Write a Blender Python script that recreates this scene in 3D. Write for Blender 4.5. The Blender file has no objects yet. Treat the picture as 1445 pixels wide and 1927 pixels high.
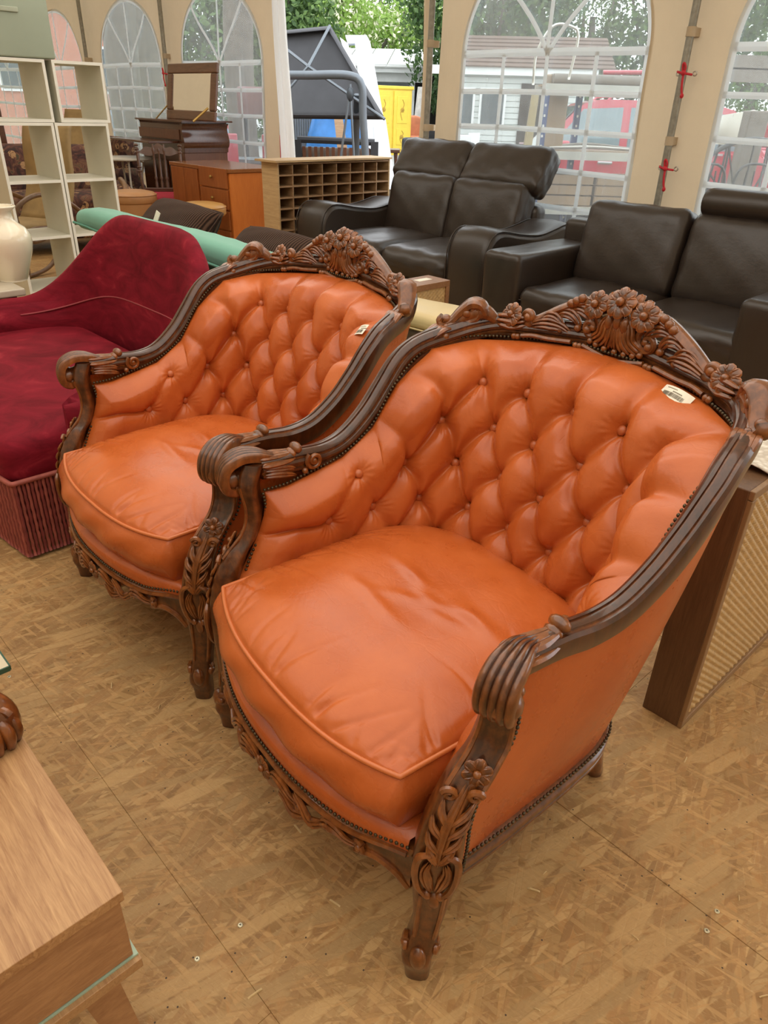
import bpy, math, random
import numpy as np
from mathutils import Vector, Matrix, Euler

S = bpy.context.scene
COL = S.collection
R = math.radians
rng = random.Random(7)

# ---------------------------------------------------------------- camera
TH, RO, FPX, HC = 0.5142062703772915, -0.030632199389362784, 1351.70, 1.40
_c, _s = math.cos(TH), math.sin(TH)
_r = np.array([1, 0, 0.]); _d = np.array([0, -_s, -_c]); CF = np.array([0, _c, -_s])
CR = math.cos(RO)*_r + math.sin(RO)*_d
CD = -math.sin(RO)*_r + math.cos(RO)*_d
cam = bpy.data.cameras.new('camera'); camo = bpy.data.objects.new('camera', cam); COL.objects.link(camo)
camo.matrix_world = Matrix(((CR[0], -CD[0], -CF[0], 0), (CR[1], -CD[1], -CF[1], 0), (CR[2], -CD[2], -CF[2], HC), (0, 0, 0, 1)))
cam.sensor_fit = 'VERTICAL'; cam.sensor_height = 36.0; cam.lens = FPX/1927*36.0
cam.clip_start = 0.05; cam.clip_end = 300
S.camera = camo

# ---------------------------------------------------------------- world, added fill lights, exposure
S.view_settings.view_transform = 'Standard'; S.view_settings.look = 'None'
S.view_settings.gamma = 1; S.view_settings.use_curve_mapping = False
S.view_settings.exposure = 0.0
W = bpy.data.worlds.new('overcast_sky'); S.world = W; W.use_nodes = True
W.node_tree.nodes['Background'].inputs[0].default_value = (0.93, 0.97, 1.0, 1)
W.node_tree.nodes['Background'].inputs[1].default_value = 3.3
def area(name, loc, rot, sx, sy, power, col):
    l = bpy.data.lights.new(name, 'AREA'); l.shape = 'RECTANGLE'; l.size = sx; l.size_y = sy; l.energy = power; l.color = col
    o = bpy.data.objects.new(name, l); o.location = loc; o.rotation_euler = rot; COL.objects.link(o); return o
A46 = R(-46)
area('tent_light', (-0.6, 1.2, 2.75), (0, 0, A46), 5.0, 3.4, 78, (1.0, 0.95, 0.87))  # unseen fill added below the roof, stands in for light through the canvas
area('tent_light', (-1.9, 5.6, 2.65), (0, 0, A46), 8.0, 1.6, 60, (1.0, 0.96, 0.89))  # second added fill, over the furniture nearer the back wall

# ---------------------------------------------------------------- frame of the tent: s runs along its wall, d towards the wall
TS = np.array([math.cos(A46), math.sin(A46)]); TN = np.array([-math.sin(A46), math.cos(A46)])
def fr(s, d): v = s*TS + d*TN; return float(v[0]), float(v[1])
def pix(x, y, Y):
    """world point at forward distance Y on the sight line through a pixel of the photograph"""
    v = ((x-722.5)/FPX)*CR + ((y-963.5)/FPX)*CD + CF
    t = Y/v[1]; return np.array([v[0]*t, Y, HC+v[2]*t])

# ---------------------------------------------------------------- mesh helpers
def clock(n, ph=0.0): a = np.arange(n)*2*np.pi/n+ph; return np.cos(a), np.sin(a)
def unit(v): v = np.asarray(v, float); return v/(np.linalg.norm(v)+1e-12)
def resample(P, n, smooth=True):
    """n points evenly spaced along a smooth curve through P (any number of columns)"""
    P = np.asarray(P, float)
    if smooth and len(P) > 2:
        Q = np.vstack([2*P[0]-P[1], P, 2*P[-1]-P[-2]]); out = []
        for i in range(1, len(Q)-2):
            t = np.linspace(0, 1, 12, endpoint=False)[:, None]
            a, b, c, d = Q[i-1], Q[i], Q[i+1], Q[i+2]
            out.append(.5*((2*b)+(-a+c)*t+(2*a-5*b+4*c-d)*t*t+(-a+3*b-3*c+d)*t**3))
        P = np.vstack(out+[P[-1:]])
    L = np.r_[0, np.cumsum(np.linalg.norm(np.diff(P[:, :3], axis=0), axis=1))]
    u = np.linspace(0, L[-1], n)
    return np.stack([np.interp(u, L, P[:, k]) for k in range(P.shape[1])], 1)

class MB:
    def __init__(s): s.v = []; s.f = []; s.n = 0; s.m = []
    def add(s, V, F, m=0):
        V = np.asarray(V, float).reshape(-1, 3); s.v.append(V)
        s.f += [tuple(i+s.n for i in q) for q in F]; s.m += [m]*len(F); s.n += len(V); return s
    def grid(s, P, cu=False, cv=False, m=0):
        P = np.asarray(P, float); a, b = P.shape[:2]
        F = []
        for i in range(a if cu else a-1):
            i2 = (i+1) % a
            for j in range(b if cv else b-1):
                j2 = (j+1) % b
                F.append((i*b+j, i2*b+j, i2*b+j2, i*b+j2))
        return s.add(P.reshape(-1, 3), F, m)
    def box(s, c, size, rz=0, M=None, m=0, taper=1.0):
        hx, hy, hz = size[0]/2, size[1]/2, size[2]/2; t = taper
        V = np.array([[-hx, -hy, -hz], [hx, -hy, -hz], [hx, hy, -hz], [-hx, hy, -hz], [-hx*t, -hy*t, hz], [hx*t, -hy*t, hz], [hx*t, hy*t, hz], [-hx*t, hy*t, hz]])
        if rz: cc, ss = math.cos(rz), math.sin(rz); V = V@np.array([[cc, ss, 0], [-ss, cc, 0], [0, 0, 1]])
        if M is not None: V = V@np.array(M).T
        return s.add(V+np.array(c), [(3, 2, 1, 0), (4, 5, 6, 7), (0, 1, 5, 4), (1, 2, 6, 5), (2, 3, 7, 6), (3, 0, 4, 7)], m)
    def prism(s, P, a, b, axis=2, m=0):
        """polygon P (2d) pushed from a to b along an axis"""
        P = np.asarray(P, float); n = len(P); o = [i for i in range(3) if i != axis]
        V = np.zeros((2*n, 3)); V[:n, o[0]] = V[n:, o[0]] = P[:, 0]; V[:n, o[1]] = V[n:, o[1]] = P[:, 1]; V[:n, axis] = a; V[n:, axis] = b
        return s.add(V, [tuple(range(n))[::-1], tuple(range(n, 2*n))]+[(i, (i+1) % n, n+(i+1) % n, n+i) for i in range(n)], m)
    def tube(s, P, r, n=8, flat=None, up=None, cap=True, m=0, closed=False):
        """round bar along P; r number or list; flat=(a,b) squashes the section along (side, up)"""
        P = np.asarray(P, float); k = len(P); r = np.broadcast_to(np.asarray(r, float), (k,))
        T = np.gradient(P, axis=0) if not closed else np.roll(P, -1, 0)-np.roll(P, 1, 0)
        T /= np.linalg.norm(T, axis=1)[:, None]+1e-12
        u = np.asarray(up if up is not None else ((0, 0, 1) if abs(T[0][2]) < .9 else (1, 0, 0)), float)
        rings = []; c, sn = clock(n); fa, fb = flat or (1, 1)
        for i in range(k):
            a = np.cross(T[i], u); la = np.linalg.norm(a)
            a = a/la if la > 1e-6 else unit(np.cross(T[i], (0.3, 1, .2)))
            b = np.cross(a, T[i])
            if up is None: u = b
            rings.append(P[i]+r[i]*(fa*c[:, None]*a+fb*sn[:, None]*b))
        s.grid(np.array(rings), cu=closed, cv=True, m=m)
        if cap and not closed:
            s.f.append(tuple(range(s.n-n, s.n))); s.f.append(tuple(range(s.n-k*n, s.n-(k-1)*n))[::-1]); s.m += [m, m]
        return s
    def bar(s, a, b, r, n=8, m=0): return s.tube([a, b], r, n, m=m)
    def lathe(s, prof, n=24, c=(0, 0, 0), m=0, M=None):
        """prof: list of (radius, z)"""
        cs, sn = clock(n); prof = np.asarray(prof, float)
        P = np.stack([prof[:, :1]*cs, prof[:, :1]*sn, np.repeat(prof[:, 1:], n, 1)], 2)
        if M is not None: P = P@np.array(M).T
        s.grid(P+np.array(c), cv=True, m=m)
        k = len(prof); s.f.append(tuple(range(s.n-n, s.n))); s.f.append(tuple(range(s.n-k*n, s.n-(k-1)*n))[::-1]); s.m += [m, m]; return s
    def ball(s, c, r, n=8, k=5, M=None, m=0):
        r = np.broadcast_to(np.asarray(r, float), (3,)); t = np.linspace(0, np.pi, k+1)
        cs, sn = clock(n); t2 = t.copy(); t2[0] = .02; t2[-1] = np.pi-.02
        P = np.stack([np.outer(np.sin(t2), cs), np.outer(np.sin(t2), sn), np.repeat(np.cos(t2)[:, None], n, 1)], 2)*r
        if M is not None: P = P@np.array(M).T
        return s.grid(P+np.array(c), cv=True, m=m)
    def rbox(s, c, size, r, n=12, rz=0, fn=None, m=0, M=None):
        """rounded box; fn(points, unit coords, normals) may shape it further"""
        h = np.array(size)/2; r = min(r, *(h-1e-4)); ax = []
        for k in range(3):
            q = r*(1-np.cos(np.linspace(0, np.pi/2, 5)))  # dense near the edges
            inner = np.linspace(-(h[k]-r), h[k]-r, max(2, n))[1:-1]
            ax.append(np.r_[-h[k]+q, inner, (h[k]-q)[::-1]])
        for k in range(3):
            for sg in (-1, 1):
                o = [i for i in range(3) if i != k]
                A, B = np.meshgrid(ax[o[0]], ax[o[1]], indexing='ij')
                P = np.zeros(A.shape+(3,)); P[..., o[0]] = A; P[..., o[1]] = B; P[..., k] = sg*h[k]
                cc = np.clip(P, -(h-r), h-r); dv = P-cc; L = np.linalg.norm(dv, axis=-1, keepdims=True)
                nrm = dv/np.maximum(L, 1e-9); Q = cc+nrm*r
                if fn is not None: Q = fn(Q, Q/h, nrm)
                flip = (sg > 0) == (k == 1)
                Q = Q[:, ::-1] if flip else Q
                if M is not None: Q = Q@np.array(M).T
                if rz: ca, sa = math.cos(rz), math.sin(rz); Q = Q@np.array([[ca, sa, 0], [-sa, ca, 0], [0, 0, 1]])
                s.grid(Q+np.array(c), m=m)
        return s
    def sweep(s, P, I, U, prof, sc=None, cap=True, m=0):
        """closed profile (i,u) carried along P with in and up directions I and U"""
        prof = np.asarray(prof, float); k = len(P); n = len(prof)
        sc = np.ones((k, 2)) if sc is None else np.asarray(sc, float)
        if sc.ndim == 1: sc = np.stack([sc, sc], 1)
        G = P[:, None, :]+(prof[None, :, :1]*sc[:, None, :1])*I[:, None, :]+(prof[None, :, 1:]*sc[:, None, 1:])*U[:, None, :]
        s.grid(G, cv=True, m=m)
        if cap: s.f.append(tuple(range(s.n-n, s.n))); s.f.append(tuple(range(s.n-k*n, s.n-(k-1)*n))[::-1]); s.m += [m, m]
        return s
    def mesh(s, name, mats, smooth=True, weld=0):
        me = bpy.data.meshes.new(name)
        V = np.vstack(s.v)
        me.from_pydata(V.tolist(), [], s.f); mats = mats if isinstance(mats, (list, tuple)) else [mats]
        for q in mats: me.materials.append(q)
        if len(mats) > 1: me.polygons.foreach_set('material_index', np.array(s.m, dtype=np.int32))
        if weld:
            import bmesh
            b = bmesh.new(); b.from_mesh(me); bmesh.ops.remove_doubles(b, verts=b.verts, dist=weld); bmesh.ops.recalc_face_normals(b, faces=b.faces); b.to_mesh(me); b.free()
        if smooth:
            me.polygons.foreach_set('use_smooth', np.ones(len(me.polygons), dtype=bool))
            if smooth != 'all': me.set_sharp_from_angle(angle=R(smooth if smooth is not True else 42))
        me.update(); return me
    def build(s, name, mats, parent=None, smooth=True, weld=0, bevel=0, **kw):
        o = bpy.data.objects.new(name, s.mesh(name, mats, smooth, weld)); COL.objects.link(o)
        if parent is not None: o.parent = parent
        if bevel:
            b = o.modifiers.new('bevel', 'BEVEL'); b.width = bevel; b.segments = 2; b.limit_method = 'ANGLE'
        for k, v in kw.items(): o[k] = v
        return o
def link(name, me, parent=None, loc=None, rot=None, **kw):
    o = bpy.data.objects.new(name, me); COL.objects.link(o)
    if parent is not None: o.parent = parent
    if loc is not None: o.location = loc
    if rot is not None: o.rotation_euler = rot
    for k, v in kw.items(): o[k] = v
    return o
def thing(name, label, cat, loc=(0, 0, 0), rz=0, group=None):
    o = bpy.data.objects.new(name, None); o.empty_display_size = .1; COL.objects.link(o)
    o.location = loc; o.rotation_euler = (0, 0, rz); o['label'] = label; o['category'] = cat
    if group: o['group'] = group
    return o
def tag(o, label, cat, group=None):
    o['label'] = label; o['category'] = cat
    if group: o['group'] = group
    return o
def struct(o): o['kind'] = 'structure'; return o
def dup(root, loc, rz, label, **kw):
    def cp(o, par):
        c = o.copy(); COL.objects.link(c); c.parent = par
        for ch in [q for q in KIDS.get(o.name, [])]: cp(ch, c)
        return c
    KIDS = {}
    for q in bpy.data.objects:
        if q.parent: KIDS.setdefault(q.parent.name, []).append(q)
    c = cp(root, None); c.location = loc; c.rotation_euler = (0, 0, rz); c['label'] = label
    for k, v in kw.items(): c[k] = v
    return c

# ---------------------------------------------------------------- material helpers
class NT:
    def __init__(s, name):
        s.mat = bpy.data.materials.new(name); s.mat.use_nodes = True; s.t = s.mat.node_tree; s.b = s.t.nodes['Principled BSDF']; s.out = s.t.nodes['Material Output']
    def node(s, typ, ins=None, **props):
        n = s.t.nodes.new(typ)
        for k, v in props.items(): setattr(n, k, v)
        for k, v in (ins or {}).items(): s.set(n, k, v)
        return n
    def set(s, n, k, v):
        sock = n.inputs[k]
        if hasattr(v, 'is_linked') or hasattr(v, 'links'): s.t.links.new(v, sock)
        elif isinstance(v, (tuple, list)) and len(v) == 3 and sock.type == 'RGBA': sock.default_value = (*v, 1)
        else: sock.default_value = v
    def p(s, **kw):
        for k, v in kw.items(): s.set(s.b, k.replace('_', ' '), v)
        return s
    def coord(s, kind='Object', scale=(1, 1, 1), rot=(0, 0, 0), loc=(0, 0, 0)):
        tc = s.node('ShaderNodeTexCoord'); mp = s.node('ShaderNodeMapping', {'Vector': tc.outputs[kind], 'Scale': scale, 'Rotation': rot, 'Location': loc}); return mp.outputs[0]
    def noise(s, v, scale, detail=4, rough=.55, dist=0): return s.node('ShaderNodeTexNoise', {'Vector': v, 'Scale': scale, 'Detail': detail, 'Roughness': rough, 'Distortion': dist}).outputs['Fac']
    def ramp(s, f, stops, interp='LINEAR'):
        n = s.node('ShaderNodeValToRGB', {'Fac': f}); e = n.color_ramp.elements; n.color_ramp.interpolation = interp
        while len(e) < len(stops): e.new(.5)
        for q, (p, c) in zip(e, stops): q.position = p; q.color = (*c, 1) if len(c) == 3 else c
        return n.outputs[0]
    def mix(s, f, a, b, blend='MIX'):
        n = s.node('ShaderNodeMix', data_type='RGBA', blend_type=blend)
        for k, v in ((0, f), (6, a), (7, b)):
            if hasattr(v, 'links'): s.t.links.new(v, n.inputs[k])
            elif k == 0: n.inputs[0].default_value = v
            else: n.inputs[k].default_value = (*v, 1)
        return n.outputs[2]
    def math(s, op, a, b=0.0, c=0.0):
        n = s.node('ShaderNodeMath', operation=op)
        for i, v in enumerate((a, b, c)):
            if hasattr(v, 'links'): s.t.links.new(v, n.inputs[i])
            else: n.inputs[i].default_value = v
        return n.outputs[0]
    def bump(s, h, strength=.3, dist=.01):
        n = s.node('ShaderNodeBump', {'Height': h, 'Strength': strength, 'Distance': dist}); s.set(s.b, 'Normal', n.outputs[0]); return s
def plain(name, col, rough=.5, var=.12, scale=6, **kw):
    """a paint or plastic with slight blotches of its own"""
    n = NT(name); f = n.noise(n.coord(), scale, 5)
    n.p(Base_Color=n.ramp(f, [(.3, tuple(c*(1-var) for c in col)), (.7, tuple(min(1, c*(1+var)) for c in col))]), Roughness=rough, **kw); return n.mat
def woodmat(name, dark, light, rough=.4, scale=(1, 14, 14), coat=0.0, ns=5, bump=.12):
    n = NT(name); v = n.coord('Object', scale); a = n.noise(v, ns, 6, .6, 1.2); b = n.noise(v, ns*7, 3, .6)
    f = n.math('ADD', n.math('MULTIPLY', a, .75), n.math('MULTIPLY', b, .25))
    n.p(Base_Color=n.ramp(f, [(.32, dark), (.68, light)]), Roughness=rough, Coat_Weight=coat, Coat_Roughness=.15); n.bump(f, bump, .003); return n.mat
def leathermat(name, col, rough=.36, var=.1, grain=420, wr=.25):
    n = NT(name); v = n.coord(); f = n.noise(v, 5, 5); g = n.noise(v, grain, 2); w = n.noise(n.coord('Object', (1, 2.2, 1.4)), 26, 6, .62, .8)
    n.p(Base_Color=n.ramp(f, [(.3, tuple(c*(1-var) for c in col)), (.72, tuple(c*(1+var) for c in col))]))
    n.p(Roughness=n.math('MULTIPLY_ADD', f, .16, rough-.08))
    n.bump(n.math('ADD', n.math('MULTIPLY', g, .12), n.math('MULTIPLY', w, .9)), wr, .004); return n.mat
# ---------------------------------------------------------------- materials
def mk_orange():
    n = NT('orange_leather'); v = n.coord(); f = n.noise(v, 4.5, 5, .6); g = n.noise(v, 380, 2); w = n.noise(n.coord('Object', (1.0, 1.6, 1.3)), 17, 7, .62, 1.2)
    wv = n.node('ShaderNodeTexNoise', {'Vector': v, 'Scale': 6.0, 'Detail': 3}).outputs['Color']
    dv = n.node('ShaderNodeVectorMath', {0: v, 1: n.node('ShaderNodeVectorMath', {0: wv, 1: (.16, .16, .16)}, operation='MULTIPLY').outputs[0]}, operation='ADD').outputs[0]
    vo = n.node('ShaderNodeTexVoronoi', {'Vector': dv, 'Scale': 13, 'Randomness': 1.0}, feature='DISTANCE_TO_EDGE').outputs['Distance']
    cr = n.math('MINIMUM', n.math('MULTIPLY', vo, 26.0), 1.0)
    col = n.ramp(f, [(.3, (.42, .088, .018)), (.55, (.51, .122, .027)), (.75, (.58, .152, .038))])
    n.p(Base_Color=col, Roughness=n.math('MULTIPLY_ADD', f, .46, .06), Specular_IOR_Level=.45)
    n.bump(n.math('ADD', n.math('ADD', n.math('MULTIPLY', g, .05), n.math('MULTIPLY', w, .55)), n.math('MULTIPLY', cr, .075)), .32, .004); return n.mat
M_ORANGE = mk_orange()
M_BUTTON = leathermat('button_leather', (.46, .115, .035), .34, .06, 200, .1)
M_PIPING = leathermat('piping_leather', (.55, .15, .04), .38, .1, 200, .1)
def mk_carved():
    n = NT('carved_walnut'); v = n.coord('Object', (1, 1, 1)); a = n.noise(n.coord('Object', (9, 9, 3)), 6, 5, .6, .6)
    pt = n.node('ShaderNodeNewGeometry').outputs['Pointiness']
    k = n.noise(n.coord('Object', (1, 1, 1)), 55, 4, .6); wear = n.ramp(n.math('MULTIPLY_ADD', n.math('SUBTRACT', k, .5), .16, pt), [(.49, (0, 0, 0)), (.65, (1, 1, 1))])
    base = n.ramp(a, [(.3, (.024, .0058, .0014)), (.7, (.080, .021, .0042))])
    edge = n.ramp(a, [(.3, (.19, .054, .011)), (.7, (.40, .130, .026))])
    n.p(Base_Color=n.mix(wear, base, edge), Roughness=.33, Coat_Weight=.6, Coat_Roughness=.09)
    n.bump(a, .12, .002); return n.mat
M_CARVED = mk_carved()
M_NAIL = plain('bronze_nail', (.085, .065, .038), .38, .3, 60, Metallic=.75)
M_PAPER = plain('label_paper', (.80, .76, .64), .6, .04)
M_INK = plain('label_ink', (.10, .08, .05), .7, .05)
# ---------------------------------------------------------------- setting: OSB floor, tent wall, roof
def mk_osb():
    n = NT('osb_boards'); pos = n.node('ShaderNodeNewGeometry').outputs['Position']
    col = None; hgt = None
    base = n.noise(pos, 9, 5, .6)
    col = n.ramp(base, [(.3, (.25, .135, .045)), (.7, (.37, .22, .085))])
    hgt = n.math('MULTIPLY', base, .5)
    tones = [(.41, .250, .100), (.34, .180, .064), (.47, .305, .135), (.39, .228, .090), (.31, .170, .066), (.43, .262, .108), (.38, .220, .086), (.44, .282, .122)]
    for i, (ang, sx_, sy_, th) in enumerate(((18, 9, 50, .35), (74, 6, 38, .55), (-32, 11, 65, .5), (107, 8, 60, .6), (-58, 12, 70, .62), (38, 15, 110, .72), (-12, 20, 170, .76), (148, 6, 30, .80))):
        mp = n.node('ShaderNodeMapping', {'Vector': pos, 'Rotation': (0, 0, R(ang)), 'Location': (i*3.1, i*1.7, i*.4)}).outputs[0]
        wv = n.node('ShaderNodeTexNoise', {'Vector': mp, 'Scale': 3, 'Detail': 1}).outputs['Color']
        ad = n.node('ShaderNodeVectorMath', {0: mp, 1: n.node('ShaderNodeVectorMath', {0: wv, 1: (.012, .012, 0)}, operation='MULTIPLY').outputs[0]}, operation='ADD').outputs[0]
        sc = n.node('ShaderNodeVectorMath', {0: ad, 1: (sx_, sy_, 0.01)}, operation='MULTIPLY').outputs[0]
        vo = n.node('ShaderNodeTexVoronoi', {'Vector': sc, 'Scale': 1.0}, voronoi_dimensions='2D'); rc = n.node('ShaderNodeSeparateColor', {0: vo.outputs['Color']}).outputs
        ed = n.node('ShaderNodeTexVoronoi', {'Vector': sc, 'Scale': 1.0}, voronoi_dimensions='2D', feature='DISTANCE_TO_EDGE').outputs['Distance']
        mask = n.math('MULTIPLY', n.math('GREATER_THAN', rc[0], th), n.math('MINIMUM', n.math('MULTIPLY', ed, 9), 1.0))
        fib = n.noise(n.node('ShaderNodeVectorMath', {0: mp, 1: (18, 420, 1)}, operation='MULTIPLY').outputs[0], 1, 2)
        t0 = tones[i]; c = n.ramp(n.math('ADD', n.math('MULTIPLY', rc[1], .75), n.math('MULTIPLY', fib, .35)), [(.15, tuple(q*.82 for q in t0)), (.95, tuple(min(1, q*1.30) for q in t0))])
        col = n.mix(n.math('MULTIPLY', mask, .74), col, c)
        hgt = n.math('ADD', hgt, n.math('MULTIPLY', mask, n.math('MULTIPLY_ADD', rc[2], .5, .15)))
    str_ = n.noise(n.node('ShaderNodeVectorMath', {0: n.node('ShaderNodeMapping', {'Vector': pos, 'Rotation': (0, 0, R(33))}).outputs[0], 1: (60, 240, 1)}, operation='MULTIPLY').outputs[0], 1, 3, .7)
    col = n.mix(n.ramp(str_, [(.58, (0, 0, 0)), (.74, (.55, .55, .55))]), col, (.60, .43, .21)); col = n.mix(n.ramp(str_, [(.26, (.5, .5, .5)), (.40, (0, 0, 0))]), col, (.19, .10, .038))
    grime = n.noise(pos, 2.3, 6, .65)
    col = n.mix(n.ramp(grime, [(.55, (0, 0, 0)), (.8, (.25, .25, .25))]), col, (.23, .13, .055))
    dots = n.node('ShaderNodeTexVoronoi', {'Vector': pos, 'Scale': 17, 'Randomness': 1}, voronoi_dimensions='2D').outputs['Distance']
    col = n.mix(n.math('MULTIPLY', n.math('LESS_THAN', dots, .030), n.math('GREATER_THAN', n.noise(pos, 5, 2), .56)), col, (.07, .045, .03))
    n.p(Base_Color=col, Roughness=.55, Specular_IOR_Level=.35); n.bump(hgt, .35, .0016); return n.mat
M_OSB = mk_osb()
M_SUB = plain('floor_underlay', (.10, .065, .03), .9)
M_SCREW = plain('screw_zinc', (.62, .58, .42), .35, .1, 80, Metallic=.6)
M_DARK = plain('black_iron', (.02, .02, .022), .45)
b = MB(); b.box((-2.0, 5.5, -.03), (30, 22, .02), A46); floor = struct(b.build('floor', M_SUB, None, False))
bm = MB(); bm.box((0, 0, 0), (2.4996, .7494, .022)); sheet_me = bm.mesh('floor_sheet', M_OSB, False)
k = 0
for q in range(-4, 8):
    d0 = .34+.75*q+.375
    if d0 > 5.6: continue
    for j in range(-5, 4):
        s0 = -1.0+2.5*j+(1.25 if q % 2 else 0)
        x, y = fr(s0+.4, d0); o = link('floor_sheet', sheet_me, floor, (x, y, -.011+.0006*((q*7+j*3) % 3-1)), (0, 0, A46))
        bv = o.modifiers.new('bevel', 'BEVEL'); bv.width = .0007; bv.segments = 1
bm = MB(); bm.lathe([(.0001, .0012), (.0042, .0010), (.0052, .0002), (.0054, 0)][::-1], 12)
for a in (0, 1): bm.box((0, 0, .0011), (.0046, .0011, .0008), a*math.pi/2+.4, m=1)
screw_me = bm.mesh('screw', [M_SCREW, M_DARK], False)
for s0, d0 in ((-.768, .386), (-.768, .291), (-.147, 1.112), (-.143, 1.058), (-1.78, .30), (-2.0, 1.05)):
    x, y = fr(s0, d0); link('screw', screw_me, floor, (x, y, .0008), (0, 0, s0*9))
ch = MB(); ch.box((0, 0, .0012), (.030, .0045, .0024), taper=.6); chip_me = ch.mesh('wood_chip', plain('pale_splinter', (.60, .44, .22), .7), False)
rq = random.Random(4)
for px_, py_ in ((1025, 1643), (1390, 1690), (1437, 1875), (1004, 1675), (1195, 1765), (300, 1330), (180, 1466), (480, 1870), (630, 1700), (1405, 1340), (1290, 1430), (560, 1560), (1010, 1900), (210, 1290)):
    v = ((px_-722.5)/FPX)*CR+((py_-963.5)/FPX)*CD+CF; t_ = -HC/v[2]; o = link('wood_chip', chip_me, floor, (v[0]*t_, v[1]*t_, .0008), (0, 0, rq.uniform(0, 3.1))); k_ = rq.uniform(.35, 1.0); o.scale = (k_, k_, 1)
def mk_canvas():
    n = NT('tent_canvas'); v = n.coord('Object'); f = n.noise(v, 1.6, 6, .6); w = n.noise(n.coord('Object', (3, 3, .7)), 3, 4, .6, .5)
    col = n.ramp(f, [(.3, (.56, .43, .27)), (.7, (.67, .53, .35))])
    n.p(Base_Color=col, Roughness=.55)
    n.bump(w, .35, .02)
    tr = n.node('ShaderNodeBsdfTranslucent', {'Color': (.62, .50, .34)}); mx = n.node('ShaderNodeMixShader', {0: .28, 1: n.b.outputs[0], 2: tr.outputs[0]})
    n.t.links.new(mx.outputs[0], n.out.inputs[0]); return n.mat
M_CANVAS = mk_canvas()
n = NT('window_tape'); n.p(Base_Color=(.85, .87, .88), Roughness=.45); n.t.links.new(n.node('ShaderNodeMixShader', {0: .5, 1: n.b.outputs[0], 2: n.node('ShaderNodeBsdfTranslucent', {'Color': (.85, .88, .9)}).outputs[0]}).outputs[0], n.out.inputs[0]); M_WELD = n.mat
def mk_film():
    n = NT('clear_window_film'); v = n.coord('Object', (9, 9, .6)); f = n.noise(v, 5, 6, .7); g = n.noise(n.coord('Object'), 3, 6, .65, 1.5)
    h = n.math('MULTIPLY', n.math('MULTIPLY_ADD', f, .7, -.18), n.math('MULTIPLY_ADD', g, 1.3, -.15))
    haze = n.node('ShaderNodeClamp', {0: n.math('MULTIPLY_ADD', h, .95, .13)}).outputs[0]
    tr = n.node('ShaderNodeBsdfTransparent', {'Color': (.90, .95, .94)}); gl = n.node('ShaderNodeBsdfGlossy', {'Color': (.9, .95, .95), 'Roughness': .10}); df = n.node('ShaderNodeBsdfTranslucent', {'Color': (.85, .9, .92)})
    n.p(Base_Color=(.75, .80, .80), Roughness=.5)
    m1 = n.node('ShaderNodeMixShader', {0: .5, 1: n.b.outputs[0], 2: df.outputs[0]}); m2 = n.node('ShaderNodeMixShader', {0: haze, 1: tr.outputs[0], 2: m1.outputs[0]})
    m3 = n.node('ShaderNodeMixShader', {0: .05, 1: m2.outputs[0], 2: gl.outputs[0]}); n.t.links.new(m3.outputs[0], n.out.inputs[0]); return n.mat
M_FILM = mk_film()
M_POLE = plain('galvanised_pole', (.30, .29, .25), .45, .2, 30, Metallic=.5)
M_STRAP = plain('beige_strap', (.50, .40, .28), .7)
n = NT('white_tent_flap'); n.p(Base_Color=(.80, .79, .75), Roughness=.5); n.t.links.new(n.node('ShaderNodeMixShader', {0: .45, 1: n.b.outputs[0], 2: n.node('ShaderNodeBsdfTranslucent', {'Color': (.82, .82, .8)}).outputs[0]}).outputs[0], n.out.inputs[0]); M_CURTAIN = n.mat
M_CORD = plain('red_cord', (.55, .015, .03), .6, .1, 40)
WD = 5.42; ZT = 2.78
wall = bpy.data.objects.new('wall_back', None); COL.objects.link(wall); wall.location = (*fr(0, WD), 0); wall.rotation_euler = (0, 0, A46); wall['kind'] = 'structure'
def ripple(x, z): return .016*math.sin(x*7.3+z*.8)*(.4+.6*abs(math.sin(x*1.7)))+.010*math.sin(z*3.1+x*2.2)
ZS, ZB, HW, AH = 1.79, .45, .862, .745
def arch(x, c):
    t = min(1, abs(x-c)/HW); return ZS+AH*math.sqrt(max(0, 1-t**2.1))
def panel(x0, x1, c):
    b = MB(); lo = np.linspace(0, ZB, 4); 
    P = lambda x, zz: [(x, ripple(x, z), z) for z in zz]
    for a0, a1 in ((x0, c-HW), (c+HW, x1)):
        b.grid(np.array([P(x, np.linspace(0, ZT, 24)) for x in np.linspace(a0, a1, 7)]))
    xs = c+HW*np.sin(np.linspace(-np.pi/2, np.pi/2, 41))
    b.grid(np.array([P(x, lo) for x in xs])); b.grid(np.array([P(x, np.linspace(arch(x, c), ZT, 8)) for x in xs]))
    return b.build('canvas_panel', M_CANVAS, wall, 'all', kind='structure')
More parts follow.
